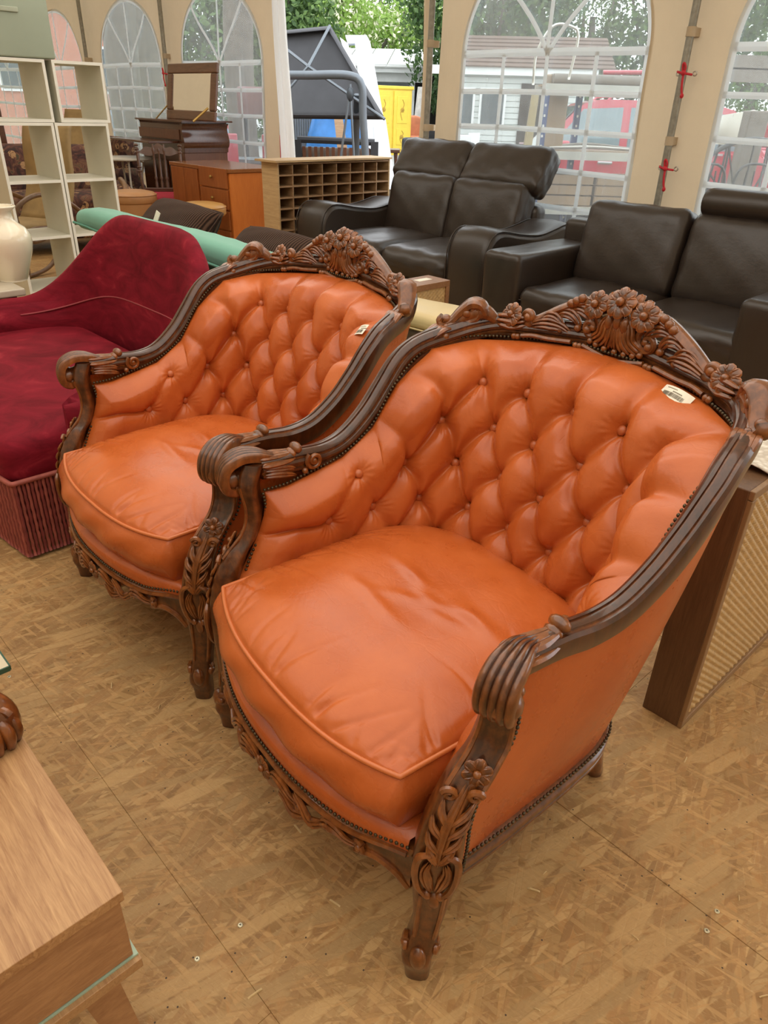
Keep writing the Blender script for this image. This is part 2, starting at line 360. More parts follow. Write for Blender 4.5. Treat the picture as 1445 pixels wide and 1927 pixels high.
def window(i, c):
    w = bpy.data.objects.new('window_%d' % i, None); COL.objects.link(w); w['kind'] = 'structure'; w.location = (*fr(c, WD), 0); w.rotation_euler = (0, 0, A46)
    xs = HW*np.sin(np.linspace(-np.pi/2, np.pi/2, 33)); b = MB()
    b.grid(np.array([[(x, .012+.010*math.sin(3*z+2*x+c), z) for z in np.linspace(ZB, arch(x+c, c), 14)] for x in xs])); b.build('pane', M_FILM, w, 'all')
    strip = lambda P, wd=.021: MB().tube(P, wd, 4, flat=(.22, 1.0) if False else (1.0, .12), up=(0, 1, 0)).build('muntin', M_WELD, w, False)
    L = lambda x, z: (x, ripple(x+c, z)*.6-.004, z)
    out = [L(-HW, z) for z in np.linspace(ZB, ZS, 8)]+[L(x, arch(x+c, c)) for x in xs[1:-1]]+[L(HW, z) for z in np.linspace(ZS, ZB, 8)]
    MB().tube(np.array(out), .026, 4, flat=(1, .12), up=(0, 1, 0)).build('window_border', M_WELD, w, False)
    for z in (1.792, 1.523, 1.262, .980, .706, .47): strip(np.array([L(x, z+.008*math.sin(2*x+c)) for x in np.linspace(-HW, HW, 9)]), .027 if z > 1.7 else .020)
    for x in (-HW*.51, 0, HW*.51): strip(np.array([L(x, z) for z in np.linspace(ZB, ZS, 9)]), .018)
    strip(np.array([L(.01*math.sin(3*z), z) for z in np.linspace(ZS, ZS+AH, 7)]), .018)
    for s in (-1, 1):
        k = .62; strip(np.array([L(s*HW*k*t, ZS+(arch(c+HW*k, c)-ZS)*t+.02*math.sin(6*t)) for t in np.linspace(0, 1, 9)]), .018)
    return w
for i, (x0, x1, c) in enumerate(((-16.9, -14.51, -15.7), (-14.51, -12.15, -13.30), (-12.15, -9.80, -10.905), (-9.80, -7.50, -8.645), (-5.10, -2.77, -3.94), (-2.77, -.40, -1.63), (-.40, 1.97, .78)), 1):
    panel(x0, x1, c); window(i, c)
def pole(x, z1=2.9):
    b = MB(); b.tube([(x, -.075, 0), (x, -.075, z1)], .026, 14); b.box((x, -.075, .006), (.12, .12, .012))
    o = b.build('wall_pole', M_POLE, wall, 40, kind='structure')
    for z in (1.88, 1.24, .62):
        q = MB(); q.tube([(x, -.075, z-.028), (x, -.075, z+.028)], .031, 14); q.box((x, -.03, z), (.05, .09, .05)); q.build('pole_strap', M_STRAP, o, 40)
for x in (-14.51, -12.145, -9.80, -5.135, -2.765, -.40): pole(x)
# open bay: white flap at its left, a beige leaf tied at the pole on its right
b = MB(); xs = np.linspace(-7.50, -7.33, 14)
b.grid(np.array([[(x+.10*(1-z/ZT)*((x+7.50)/.17), .035*math.sin(x*75)+.02*math.sin(z*2), z) for z in np.linspace(.02, ZT, 20)] for x in xs])); struct(b.build('flap', M_CURTAIN, wall, 'all'))
b = MB(); xs = np.linspace(-5.30, -5.16, 9); b.grid(np.array([[(x-.02*math.sin(z*3), .03*math.sin(x*60)-.01, z) for z in np.linspace(.02, ZT, 20)] for x in xs])); struct(b.build('canvas_leaf', M_CANVAS, wall, 'all'))
b = MB(); b.grid(np.array([[(x, 0, ZT), (x, 0, ZT-.22)] for x in np.linspace(-7.5, -5.1, 8)])); struct(b.build('canvas_header', M_CANVAS, wall, 'all'))
M_STEEL = plain('eyelet_steel', (.55, .53, .48), .35, .1, 60, Metallic=.8)
def tie(x, z, label):
    t = thing('tie_cord', label, 'cord', (*fr(x, WD-.115), z), A46, 'red cords tying the canvas to its poles'); b = MB()
    b.tube(resample([(-.055, .03, .01), (-.03, -.005, .005), (0, -.008, 0), (.03, -.005, -.004), (.05, .03, -.008)], 16), .0075, 7)
    b.tube(resample([(.012, -.012, .0), (.02, -.016, .03), (.008, -.018, .055), (-.002, -.016, .05), (.004, -.012, 0)], 18), .0075, 7)
    b.tube(resample([(.012, -.012, 0), (.016, -.018, -.05), (.022, -.014, -.10), (.03, -.012, -.125)], 14), .0075, 7)
    b.ball((.012, -.016, 0), (.017, .014, .017), 9, 7); b.build('cord', M_CORD, t, 'all'); b = MB(); b.ball((.03, -.012, -.132), (.014, .011, .016), 8, 6); b.build('knot', M_CORD, t, 'all')
    for xx in (-.062, .058):
        b = MB(); b.tube(np.array([(xx+.013*math.cos(a), .055, .0+.013*math.sin(a)) for a in np.linspace(0, 2*np.pi, 17)[:-1]]), .0045, 6, closed=True); b.build('eyelet', M_STEEL, t, 'all')
tie(-2.745, 1.645, 'upper red cord knotted round the pole between the two big arched windows')
tie(-2.740, 1.068, 'lower red cord knotted round the pole just above the dark sofa')
tie(-9.80, 1.69, 'red cord on the tent pole beside the raised mirror lid')
# roof, its ridge beam and rafters
rf = bpy.data.objects.new('ceiling', None); COL.objects.link(rf); rf.location = (*fr(0, WD), 0); rf.rotation_euler = (0, 0, A46); rf['kind'] = 'structure'
def roof(y0, z0, y1, z1):
    b = MB(); b.grid(np.array([[(x, y0+(y1-y0)*t, z0+(z1-z0)*t-.10*math.sin(math.pi*t)-.05*math.sin(math.pi*((x/2.37) % 1))) for t in np.linspace(0, 1, 14)] for x in np.linspace(-17, 4.3, 72)])); b.build('roof_canvas', M_CANVAS, rf, 'all', kind='structure')
roof(0, ZT, -5.5, 4.5); roof(-5.5, 4.5, -11, ZT)
fw = bpy.data.objects.new('wall_front', None); COL.objects.link(fw); fw.location = (*fr(0, WD-11.0), 0); fw.rotation_euler = (0, 0, A46); fw['kind'] = 'structure'  # unseen side behind the camera, added to cut sky light from the front
b = MB(); b.grid(np.array([[(x, ripple(x, z), z) for z in np.linspace(0, ZT, 12)] for x in np.linspace(-17, 4.3, 90)])); b.build('canvas_panel', M_CANVAS, fw, 'all', kind='structure')  # canvas of the added, unseen front wall
gr = bpy.data.objects.new('wall_right', None); COL.objects.link(gr); gr.location = (*fr(4.3, WD), 0); gr.rotation_euler = (0, 0, A46); gr['kind'] = 'structure'  # unseen gable added with the front wall, closes this end to sky light
b = MB(); b.grid(np.array([[(.03*math.sin(y*4), y, z*(ZT+(4.5-ZT)*(1-abs(y+5.5)/5.5))) for z in np.linspace(0, 1, 12)] for y in np.linspace(-11, 0, 40)])); b.build('gable_canvas', M_CANVAS, gr, 'all', kind='structure')  # canvas of the added, unseen right gable
for x in (-14.51, -12.145, -9.80, -7.45, -5.135, -2.765, -.40, 1.97):
    b = MB(); b.bar((x, -.08, ZT-.02), (x, -5.5, 4.42), .028, 10); b.bar((x, -5.5, 4.42), (x, -10.9, ZT-.02), .028, 10); b.bar((x, -10.9, 0), (x, -10.9, ZT), .028, 10); b.build('rafter', M_POLE, rf, 40, kind='structure')
b = MB(); b.bar((-17, -5.5, 4.44), (4.3, -5.5, 4.44), .03, 10); b.build('ridge_beam', M_POLE, rf, 40, kind='structure')

# canvas gable that closes the far left end of the tent
gb = bpy.data.objects.new('wall_left', None); COL.objects.link(gb); gb.location = (*fr(-17, WD), 0); gb.rotation_euler = (0, 0, A46); gb['kind'] = 'structure'
b = MB(); b.grid(np.array([[(.03*math.sin(y*4), y, z*(ZT+(4.5-ZT)*(1-abs(y+5.5)/5.5))) for z in np.linspace(0, 1, 12)] for y in np.linspace(-11, 0, 40)])); b.build('gable_canvas', M_CANVAS, gb, 'all', kind='structure')
# ---------------------------------------------------------------- the orange armchair
RAIL = [(.392, .13, .690), (.393, .22, .687), (.398, .30, .680), (.405, .37, .695), (.412, .44, .742), (.417, .495, .80), (.417, .54, .853), (.410, .58, .884), (.399, .625, .900), (.386, .67, .910), (.360, .725, .925), (.315, .772, .938), (.24, .803, .945), (.16, .820, .952), (.08, .832, .958), (0, .836, .962)]
NAIL_T = np.array([(0, 0, .806, .934), (.07, .07, .804, .935), (.13, .145, .796, .928), (.2, .245, .775, .916), (.27, .346, .712, .904), (.342, .387, .612, .886), (.404, .392, .515, .812), (.465, .390, .440, .716), (.558, .380, .342, .664), (.648, .373, .246, .647), (.705, .371, .187, .637), (.80, .372, .132, .636)])
def ztop(u): return np.interp(np.abs(u), NAIL_T[:, 0], NAIL_T[:, 3])
YF = np.array([(.20, .03), (.35, .03), (.434, .039), (.455, .062), (.491, .084), (.539, .111), (.577, .125), (.617, .13), (.70, .131)])
def yback(z): return np.interp(z, [.2, .345, .44, .535, .635, .735, .83, .93], [.55, .565, .585, .606, .630, .665, .700, .742])
def inner_plan(u, z):
    """inside face of the shell: u along the horseshoe from the middle of the back, z height"""
    a = np.abs(u); yb = yback(z); w, r = .325, .17; s0 = w-r; arc = r*np.pi/2; s1 = s0+arc
    th = np.clip((a-s0)/r, 0, np.pi/2)
    x = np.where(a < s0, a, np.where(a < s1, s0+r*np.sin(th), w)); y = np.where(a < s0, yb, yb-r*(1-np.cos(th)))
    yf = np.interp(z, YF[:, 0], YF[:, 1]); y6 = yb-r-(.60-s1)
    st = np.where(a < .60, yb-r-(a-s1), y6+(yf-y6)*(a-.60)/.20)
    y = np.where(a < s1, y, st)
    return np.stack([np.sign(u+1e-12)*x, y, z+0*u], -1)
def seg_dist(U, Z, segs):
    d = np.full(U.shape, 9.0); acc = np.zeros(U.shape)
    for (a, b, c, e) in segs:
        vx, vy = c-a, e-b; t = np.clip(((U-a)*vx+(Z-b)*vy)/(vx*vx+vy*vy), 0, 1)
        bow = .011*np.sin(np.pi*t)*np.sign(a+c+1e-9)*(1 if abs(vx) > .01 else .6)   # pleats hang in a slight bow
        q = np.hypot(U-(a+vx*t), Z-(b+vy*t)+bow); d = np.minimum(d, q); acc += np.maximum(q, 1e-4)**-4.0
    return d, acc**-.25
ROWS = [(.83, (0, .13, .26)), (.733, (.065, .195, .325)), (.635, (0, .13, .26, .39, .52)), (.535, (.065, .195, .325, .455, .585)), (.44, (0, .13, .26, .39, .52)), (.345, (.065, .195, .325, .455))]
def tufts():
    B = []; SG = []
    for i, (z, us) in enumerate(ROWS):
        full = sorted({s*u for u in us for s in (-1, 1)})
        B += [(u, z) for u in full]
        if i:
            for u in full:
                for (u2, z2) in [(q, ROWS[i-1][0]) for q in sorted({s*w for w in ROWS[i-1][1] for s in (-1, 1)})]:
                    if abs(abs(u-u2)-.065) < .01: SG.append((u, z, u2, z2))
    for s in (-1, 1):
        SG += [(s*.13, .83, s*.14, .96), (s*.26, .83, s*.285, .95), (s*.325, .733, s*.405, .86), (s*.39, .635, s*.465, .75), (s*.52, .635, s*.545, .70), (s*.585, .535, s*.82, .53), (s*.52, .44, s*.62, .30), (s*.585, .535, s*.52, .44)]
    SG.append((0, .83, 0, .97))
    return B, SG
def smooth01(t): t = np.clip(t, 0, 1); return t*t*(3-2*t)
def shell_surface(nu=521, nv=190):
    a = np.linspace(-.80, .80, nu); v = np.linspace(0, 1, nv); U, V = np.meshgrid(a, v, indexing='ij')
    zt = ztop(U); Z = .27+(zt-.27)*V; P = inner_plan(U, Z)
    nx = np.interp(np.abs(U), NAIL_T[:, 0], NAIL_T[:, 1])*np.sign(U+1e-12); ny = np.interp(np.abs(U), NAIL_T[:, 0], NAIL_T[:, 2])
    Nl = np.stack([nx, ny, zt], -1)
    rim = (zt-Z)
    t = (1-np.clip(rim/.085, 0, 1))**2.0
    P = P+(Nl-np.stack([P[..., 0], P[..., 1], zt], -1)*1.0)*t[..., None]*np.array([1, 1, 0])
    ef = np.clip((np.abs(U)-.70)/.10, 0, 1)**2      # roll out to the front post
    P[..., 0] += np.sign(U+1e-12)*np.maximum(0, .374-np.abs(P[..., 0]))*ef
    B, SG = tufts()
    wob = .003*np.sin(U*37+Z*23)+.002*np.sin(Z*61-U*19)
    d, ds = seg_dist(U+wob, Z+wob, SG); db = np.full(U.shape, 9.0)
    for (bu, bz) in B: db = np.minimum(db, np.hypot(U-bu, Z-bz))
    tt = np.clip(ds/.042, 0, 1); puff = np.maximum(1-(1-tt)**2.0, 0)**.70
    edge = np.minimum(rim/.055, (.80-np.abs(U))/.05); edge = np.clip(edge, 0, 1)**.75
    bot = np.clip((Z-.30)/.06, 0, 1)
    amp = .046*(.35+.65*smooth01((Z-.30)/.16)); low = np.clip((np.abs(U)-.60)/.1, 0, 1)
    amp = amp*(1-.58*smooth01((np.abs(U)-.37)/.13)); h = amp*puff - .012*np.exp(-(db/.020)**2)
    h -= .0050*np.exp(-(d/.0045)**2)*(1-.2*smooth01((np.abs(U)-.37)/.13))
    for (bu, bz) in B:                                  # gathers round each button
        r_ = np.hypot(U-bu, Z-bz); m_ = r_ < .06; ph = np.arctan2(Z-bz, U-bu); h += np.where(m_, .0011*np.cos(14*ph+bu*40)*np.exp(-((r_-.022)/.014)**2), 0)
    h *= edge
    du = np.gradient(P, axis=0); dv = np.gradient(P, axis=1); Nn = np.cross(du, dv); Nn /= np.linalg.norm(Nn, axis=-1, keepdims=True)+1e-12
    if Nn[nu//2, nv//2, 1] > 0: Nn = -Nn
    Q = P+Nn*h[..., None]
    return a, v, U, Z, Q, Nn, B
def rail_frames(P):
    T = np.gradient(P, axis=0); T /= np.linalg.norm(T, axis=1)[:, None]
    I = np.cross(np.array([0, 0, 1.]), T); I /= np.linalg.norm(I, axis=1)[:, None]; U = np.cross(T, I); return T, I, U
RP = np.array([(.020, -.026), (.0245, -.020), (.0245, -.014), (.0185, -.011), (.0185, -.008), (.024, -.004), (.025, .002), (.022, .008), (.0165, .010), (.0165, .013), (.019, .017), (.016, .0225), (.010, .027), (.0045, .0275), (.003, .0235), (.0005, .0235), (-.001, .028), (-.008, .0285), (-.013, .026), (-.0145, .0215), (-.017, .0215), (-.0205, .022), (-.026, .016), (-.0275, .006), (-.026, -.010), (-.022, -.024), (-.004, -.029)])
def spiral(c, e1, e2, r0, r1, turns, n=26, a0=0.0):
    t = np.linspace(0, 1, n); a = a0+turns*2*np.pi*t; r = r0+(r1-r0)*t
    return np.array(c)+np.outer(r*np.cos(a), e1)+np.outer(r*np.sin(a), e2)
def flower(mb, c, nrm, up, rad, petals=7, ph=0.0):
    nrm = unit(nrm); e1 = unit(np.cross(up, nrm)); e2 = np.cross(nrm, e1); c = np.array(c, float)
    for k in range(petals):
        a = ph+2*np.pi*k/petals; d = math.cos(a)*e1+math.sin(a)*e2; w = -math.sin(a)*e1+math.cos(a)*e2
        Mx = np.stack([d, w, nrm], 1)
        mb.ball(c+d*rad*.58, (rad*.48, rad*.43, rad*.15), 10, 6, Mx)
        for q in (-.22, .22): mb.ball(c+d*rad*.60+w*rad*q+nrm*rad*.06, (rad*.36, rad*.10, rad*.13), 6, 4, Mx)
    mb.ball(c+nrm*rad*.22, (rad*.30, rad*.30, rad*.26), 8, 5, np.stack([e1, e2, nrm], 1))
def frond(mb, path, w, nrm, ribs=4, th=.006, n=18):
    """carved acanthus leaf: a fan of ribs that follow a path, w = half width at start/middle/end"""
    P = resample(path, n); T = np.gradient(P, axis=0); T /= np.linalg.norm(T, axis=1)[:, None]
    nr = np.broadcast_to(np.asarray(nrm, float), P.shape); sd = np.cross(T, nr); sd /= np.linalg.norm(sd, axis=1)[:, None]+1e-9
    t = np.linspace(0, 1, n); ww = np.interp(t, [0, .5, 1], w)
    for k in range(ribs):
        o = (k-(ribs-1)/2)/max(1, (ribs-1)/2) if ribs > 1 else 0
        Q = P+sd*(o*ww)[:, None]-nr*(abs(o)*th*.7)
        rr = (ww/ribs*1.25+.0012)*np.sqrt(np.clip(1.02-np.abs(2*t-1)**6, .02, 1))*(1 if k % 2 else 1.1)
        mb.tube(Q, rr, 6, flat=(1, .8))
def sx(P, s): P = np.array(P, float); P[..., 0] *= s; return P

LEGT = np.array([(.394, .122, .706, .024, .024), (.393, .110, .682, .024, .023), (.391, .104, .65, .021, .024), (.390, .112, .605, .018, .027), (.390, .111, .57, .018, .030), (.391, .094, .53, .021, .032), (.391, .064, .50, .026, .033), (.390, .036, .45, .030, .034), (.388, .022, .40, .032, .037), (.386, .017, .34, .034, .041), (.383, .018, .28, .033, .039), (.381, .017, .22, .029, .033), (.380, .012, .15, .026, .026), (.379, .003, .10, .028, .028), (.379, -.005, .065, .031, .028), (.379, -.001, .035, .026, .025), (.379, 0, 0, .023, .023)])
def make_armchair(label, group):
    root = thing('carved_armchair', label, 'armchair', group=group)
    # --- frame rails
    half = resample(RAIL, 74); full = np.vstack([half, (half*np.array([-1, 1, 1]))[::-1][1:]])
    T, I, U = rail_frames(full)
    if I[5][0] > 0: I = -I; U = np.cross(T, I)
    U = np.where(U[:, 2:3] < 0, -U, U)
    na = 46                                      # arm rails up to the corner, crest rail between
    k = len(full)
    scl = np.ones((k, 2)); q = np.minimum(np.arange(k), np.arange(k)[::-1]); scl[:, 0] = np.interp(q, [0, 10, 40, 73], [.9, 1.0, 1.05, .95]); scl[:, 1] = np.interp(q, [0, 10, 40, 50, 73], [.85, .95, 1.0, 1.0, .95])
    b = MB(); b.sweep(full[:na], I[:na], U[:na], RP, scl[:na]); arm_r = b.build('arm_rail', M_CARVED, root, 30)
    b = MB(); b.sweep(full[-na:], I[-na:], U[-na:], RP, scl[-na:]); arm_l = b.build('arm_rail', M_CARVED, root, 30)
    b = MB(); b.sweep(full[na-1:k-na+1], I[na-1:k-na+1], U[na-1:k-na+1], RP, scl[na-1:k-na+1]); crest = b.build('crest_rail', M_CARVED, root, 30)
    # --- arm ends: rolled leaf, leaf along the arm, bud, small volute
    for s, arm in ((1, arm_r), (-1, arm_l)):
        b = MB()
        yz = np.array([(.205, .700, .014), (.165, .708, .016), (.128, .722, .024), (.09, .722, .030), (.06, .704, .032), (.0495, .674, .033), (.056, .647, .032), (.078, .637, .028), (.091, .651, .022), (.088, .668, .014), (.074, .671, .008)])
        Q = resample(np.column_stack([np.zeros(11), yz[:, 0], yz[:, 1], yz[:, 2]]), 44); P = Q[:, :3]; hw = Q[:, 3]
        TT = np.gradient(P, axis=0); TT /= np.linalg.norm(TT, axis=1)[:, None]; nrm = np.cross(TT, np.array([1, 0, 0.])); nrm /= np.linalg.norm(nrm, axis=1)[:, None]
        if nrm[8][2] < 0: nrm = -nrm
        xs = np.linspace(-1, 1, 21); rib = .0042*np.abs(np.cos(xs*np.pi*2.5))**.6-.0035*np.abs(xs)**3
        top = [(x, .006+r) for x, r in zip(xs, rib)]; prof = np.array(top+[(.96, -.013), (-.96, -.013)])
        G = P[:, None, :]+(prof[None, :, 0]*hw[:, None])[..., None]*np.array([1, 0, 0.])+prof[None, :, 1][..., None]*nrm[:, None, :]
        turn = .30*smooth01((.20-P[:, 1])/.10)          # the roll swings outwards to face the corner
        px_ = .393; off = G[..., 1]-.165; ct, st = np.cos(turn)[:, None], np.sin(turn)[:, None]; lx = G[..., 0].copy()
        G[..., 0] = s*(px_+lx*ct-off*st); G[..., 1] = .165+lx*st+off*ct
        b.grid(G if s > 0 else G[:, ::-1], cv=True); rc = (s*(px_+.095*math.sin(.36)), .165-.095*math.cos(.36), .664)
        b.tube([rc, ((rc[0]+s*.394)/2, (rc[1]+.118)/2, .672), (s*.394, .122, .685)], [.020, .021, .023], 10); b.ball(rc, (.031, .030, .027), 14, 9, np.array(Matrix.Rotation(s*.36, 3, 'Z')))
        for q, (y0, z0, rr) in enumerate(((.104, .640, .014), (.112, .622, .011), (.118, .655, .012))): b.ball((s*.412, y0, z0), (rr*1.4, rr*1.2, rr), 8, 6)
        # leaf ribs on top and inside of the arm
        for (dx, z0, w) in ((-.020, .700, .010), (-.006, .712, .011), (.010, .712, .011), (.022, .700, .009)):
            frond(b, sx([(.392+dx*1.2, .125, z0+.004), (.393+dx, .165, z0), (.393+dx*.8, .20, z0-.002), (.394+dx*.5, .222, z0)], s), (w*.8, w, w*.4), (0, 0, 1), 2, .004, 12)
        for (z0, z1) in ((.690, .672), (.675, .655)):
            frond(b, sx([(.370, .135, z0), (.369, .165, z0-.003), (.370, .20, z1+.008), (.372, .215, z1)], s), (.006, .008, .003), (-s, 0, 0), 2, .004, 12)
        b.ball((s*.392, .226, .716), (.021, .013, .013), 10, 7); b.ball((s*.392, .213, .706), (.019, .012, .012), 8, 6)
        b.tube(spiral((s*.370, .262, .683), (0, 1, 0), (0, 0, 1), .021, .004, 1.6, 30, 2.2), np.linspace(.006, .0055, 30), 7)
        b.ball((s*.370, .262, .683), .007, 8, 6); b.ball((s*.370, .236, .663), .008, 8, 6)
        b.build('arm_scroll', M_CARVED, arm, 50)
        # --- front leg with the post that carries the arm
        b = MB(); pt = LEGT
        Q = resample(pt, 70); a = np.arange(32)*2*np.pi/32; ca, sa = np.cos(a), np.sin(a)
        px = np.sign(ca)*np.abs(ca)**.62; py = np.sign(sa)*np.abs(sa)**.62
        gv = np.where(sa < -.2, .10*np.exp(-((np.abs(px)-.50)/.10)**2), 0)+np.where(np.abs(sa) < .5, .05*np.exp(-((py+.15)/.14)**2), 0)
        ring = np.stack([px*(1-gv*.7), py*(1-gv*1.6)], 1)
        up = np.interp(Q[:, 2], [.14, .2, .36, .46], [0.25, .6, 1, 1])
        G = np.zeros((70, 32, 3)); rg = ring[None]*(up[:, None, None])+np.stack([px, py], 1)[None]*(1-up[:, None, None])
        k2 = .7071; u0 = rg[..., 0]*Q[:, None, 4]; u1 = rg[..., 1]*Q[:, None, 3]      # the carved face looks out over the corner
        G[..., 0] = s*(Q[:, None, 0]+k2*u0-k2*u1); G[..., 1] = Q[:, None, 1]+k2*u0+k2*u1; G[..., 2] = Q[:, None, 2]
        b.grid(G if s > 0 else G[:, ::-1], cv=True); b.f += [tuple(range(b.n-32, b.n)), tuple(range(b.n-70*32, b.n-69*32))[::-1]]; b.m += [0, 0]
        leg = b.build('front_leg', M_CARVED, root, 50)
        b = MB(); fn_ = np.array([s*.7071, -.7071, 0]); fw_ = np.array([s*.7071, .7071, 0]); yc0 = lambda z: float(np.interp(z, Q[::-1, 2], Q[::-1, 1])); hdz = lambda z: float(np.interp(z, Q[::-1, 2], Q[::-1, 3])); xc = lambda z: float(np.interp(z, Q[::-1, 2], Q[::-1, 0])); hwz = lambda z: float(np.interp(z, Q[::-1, 2], Q[::-1, 4]))
        pf = lambda dx, z, o=.003: np.array([s*xc(z), yc0(z), z])+fw_*dx+fn_*(hdz(z)+o)
        flower(b, pf(0, .515, .004), fn_+np.array([0, 0, .35]), (0, 0, 1), .024, 6, .3)
        for e in (-1, 1):                       # border beads that frame the hollow of the post, ending in curls
            b.tube(resample([pf(e*hwz(z)*.86, z, -.006) for z in (.655, .60, .55, .515, .49)], 20), .0048, 6)
            b.tube(spiral(pf(e*.020, .482, 0), e*fw_, (0, .0, 1), .012, .003, 1.3, 20, 0.3), np.linspace(.006, .004, 20), 6)
            for (z0, z1, dx) in ((.47, .435, .021), (.445, .405, .026), (.415, .375, .024), (.39, .35, .018)):
                frond(b, [pf(0, z0-.04, .004), pf(e*dx*.5, z0-.025, .006), pf(e*dx*.95, z0-.012, .004), pf(e*dx*1.15, z0+.004, .001)], (.003, .006, .002), fn_, 2, .003, 10)
            b.tube(resample([pf(e*.012, .375, .006), pf(e*.031, .362, .002), pf(e*.034, .325, .002), pf(e*.027, .285, .003), pf(e*.014, .262, .004)], 22), np.interp(np.linspace(0, 1, 22), [0, .2, .8, 1], [.004, .007, .006, .004]), 6)
            b.ball(pf(e*.011, .262, .001), (.009, .007, .010), 8, 6)
            frond(b, [pf(e*.004, .27, .002), pf(e*.012, .30, .005), pf(e*.018, .33, .004), pf(e*.012, .352, .003)], (.003, .007, .003), fn_, 3, .003, 12)
            b.tube(resample([pf(e*.020, .25, -.004), pf(e*.019, .19, -.004), pf(e*.017, .13, -.004)], 16), .0045, 6)
            b.tube(spiral(pf(e*.027, .098, -.016), fn_, (0, 0, 1), .016, .003, 1.4, 22, 1.2), np.linspace(.007, .005, 22), 6)
            b.ball(pf(e*.028, .098, -.016), (.009, .009, .009), 8, 6)
        frond(b, [pf(0, .50, .002), pf(0, .44, .006), pf(0, .39, .006), pf(0, .345, .004)], (.004, .007, .004), fn_, 3, .003, 16)
        b.ball(pf(0, .245, -.003), (.016, .010, .022), 10, 8); b.ball(pf(0, .082, -.004), (.017, .015, .028), 12, 8)
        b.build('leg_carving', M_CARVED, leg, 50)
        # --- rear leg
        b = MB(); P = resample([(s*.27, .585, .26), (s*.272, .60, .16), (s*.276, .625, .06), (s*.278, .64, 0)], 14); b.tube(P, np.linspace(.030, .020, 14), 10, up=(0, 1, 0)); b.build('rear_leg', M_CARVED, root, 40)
    # --- crest carving
    b = MB(); Y0 = .815; fn = (0, -1, .12)
    yc = lambda x: float(np.interp(abs(x), [0, .09, .2, .28, .34], [.826, .822, .806, .782, .745]))
    zr = lambda x: float(np.interp(abs(x), [0, .16, .24, .32], [.962, .952, .945, .938]))
    def cp(x, z, o=.0): return (x, yc(x)-o, z)
    for s in (-1, 1):
        # outer slope of the crest: thick leaf edge rising to the flowers
        P = resample([cp(s*.235, .962), cp(s*.20, .982), cp(s*.165, 1.002), cp(s*.125, 1.022), cp(s*.09, 1.034), cp(s*.06, 1.040)], 30)
        b.tube(P, np.interp(np.linspace(0, 1, 30), [0, .4, .8, 1], [.010, .014, .015, .010]), 8, flat=(1.25, .85), up=(0, 0, 1))
        for (x0, z0, x1, z1, x2, z2) in ((.205, .973, .165, .985, .150, .962), (.165, .990, .125, 1.000, .108, .975), (.13, 1.010, .085, 1.010, .068, .985)):
            frond(b, [cp(s*x0, z0, .012), cp(s*(x0+x1)/2, (z0+z1)/2+.006, .016), cp(s*x1, z1, .017), cp(s*(x1+x2)/2-s*.006, (z1+z2)/2, .014), cp(s*x2, z2, .010)], (.005, .009, .005), fn, 3, .004, 16)
            b.ball(cp(s*x2, z2-.002, .012), .009, 8, 6)
        frond(b, [cp(s*.23, .955, .014), cp(s*.19, .968, .020), cp(s*.15, .968, .018), cp(s*.125, .955, .010)], (.005, .010, .004), fn, 3, .004, 16)
        # C scroll beside the shell
        b.tube(spiral(cp(s*.073, .984, .012), (s, 0, 0), (0, 0, 1), .028, .006, 1.15, 34, 2.0), np.linspace(.0085, .007, 34), 7)
        b.ball(cp(s*.080, .976, .016), .010, 8, 6)
        # flowers, scrolls and acanthus towards the corner
        flower(b, cp(s*.062, 1.036, .024), (s*.10, -1, .40), (0, 0, 1), .031, 8)
        flower(b, cp(s*.277, .972, .014), (0, -1, .45), (0, 0, 1), .029, 8)
        for q in range(3): b.ball(cp(s*(.105+.013*q), 1.040-.008*q, .014), (.011, .010, .010), 8, 6)
        P = [cp(s*.31, .955, .010), cp(s*.29, .958, .022), cp(s*.262, .957, .020), cp(s*.240, .962, .012)]
        frond(b, P, (.010, .014, .008), fn, 3, .005, 16)
        b.tube(spiral(cp(s*.238, .972, .006), (s, 0, 0), (0, 0, 1), .018, .005, 1.3, 26, -2.6), np.linspace(.010, .008, 26), 8); b.ball(cp(s*.238, .972, .010), .011, 8, 6)
        # corner ear: C scroll from top down to a small curl
        er = resample([(s*.332, .742, .962), (s*.345, .735, .984), (s*.366, .722, .985), (s*.384, .706, .965), (s*.396, .690, .943), (s*.408, .672, .930), (s*.418, .664, .940), (s*.412, .668, .952)], 40)
        b.tube(er, np.interp(np.linspace(0, 1, 40), [0, .25, .7, 1], [.010, .017, .013, .008]), 9, flat=(1.6, .95))
        b.tube(resample([(s*.335, .730, .955), (s*.352, .722, .966), (s*.368, .708, .958), (s*.380, .694, .942)], 20), .006, 7)
        ee = unit((s*.75, -.66, 0)); b.tube(spiral((s*.362, .708, .966), ee, (0, 0, 1), .026, .006, 1.25, 30, 2.6), np.linspace(.009, .007, 30), 7); b.ball((s*.364, .704, .964), (.012, .012, .012), 8, 6)
        b.ball((s*.406, .676, .945), (.014, .014, .012), 9, 7); b.ball((s*.338, .742, .968), (.014, .016, .014), 9, 7)
        b.tube(resample([(s*.315, .765, .945), (s*.342, .742, .966), (s*.366, .718, .960), (s*.386, .694, .938)], 20), np.interp(np.linspace(0, 1, 20), [0, .4, 1], [.012, .022, .016]), 9)
        b.tube(resample([(s*.345, .745, .93), (s*.37, .722, .94), (s*.388, .692, .93), (s*.395, .665, .915)], 16), .020, 9)
        # acanthus knuckle where the arm rail begins
        for q, (dx, w) in enumerate(((-.018, .011), (-.002, .012), (.014, .011))):
            frond(b, sx([(.395+dx, .672, .928), (.398+dx, .652, .932), (.403+dx, .632, .922), (.407+dx, .616, .908)], s), (w*.6, w*.8, w*.4), (0, -.3, 1), 2, .004, 12)
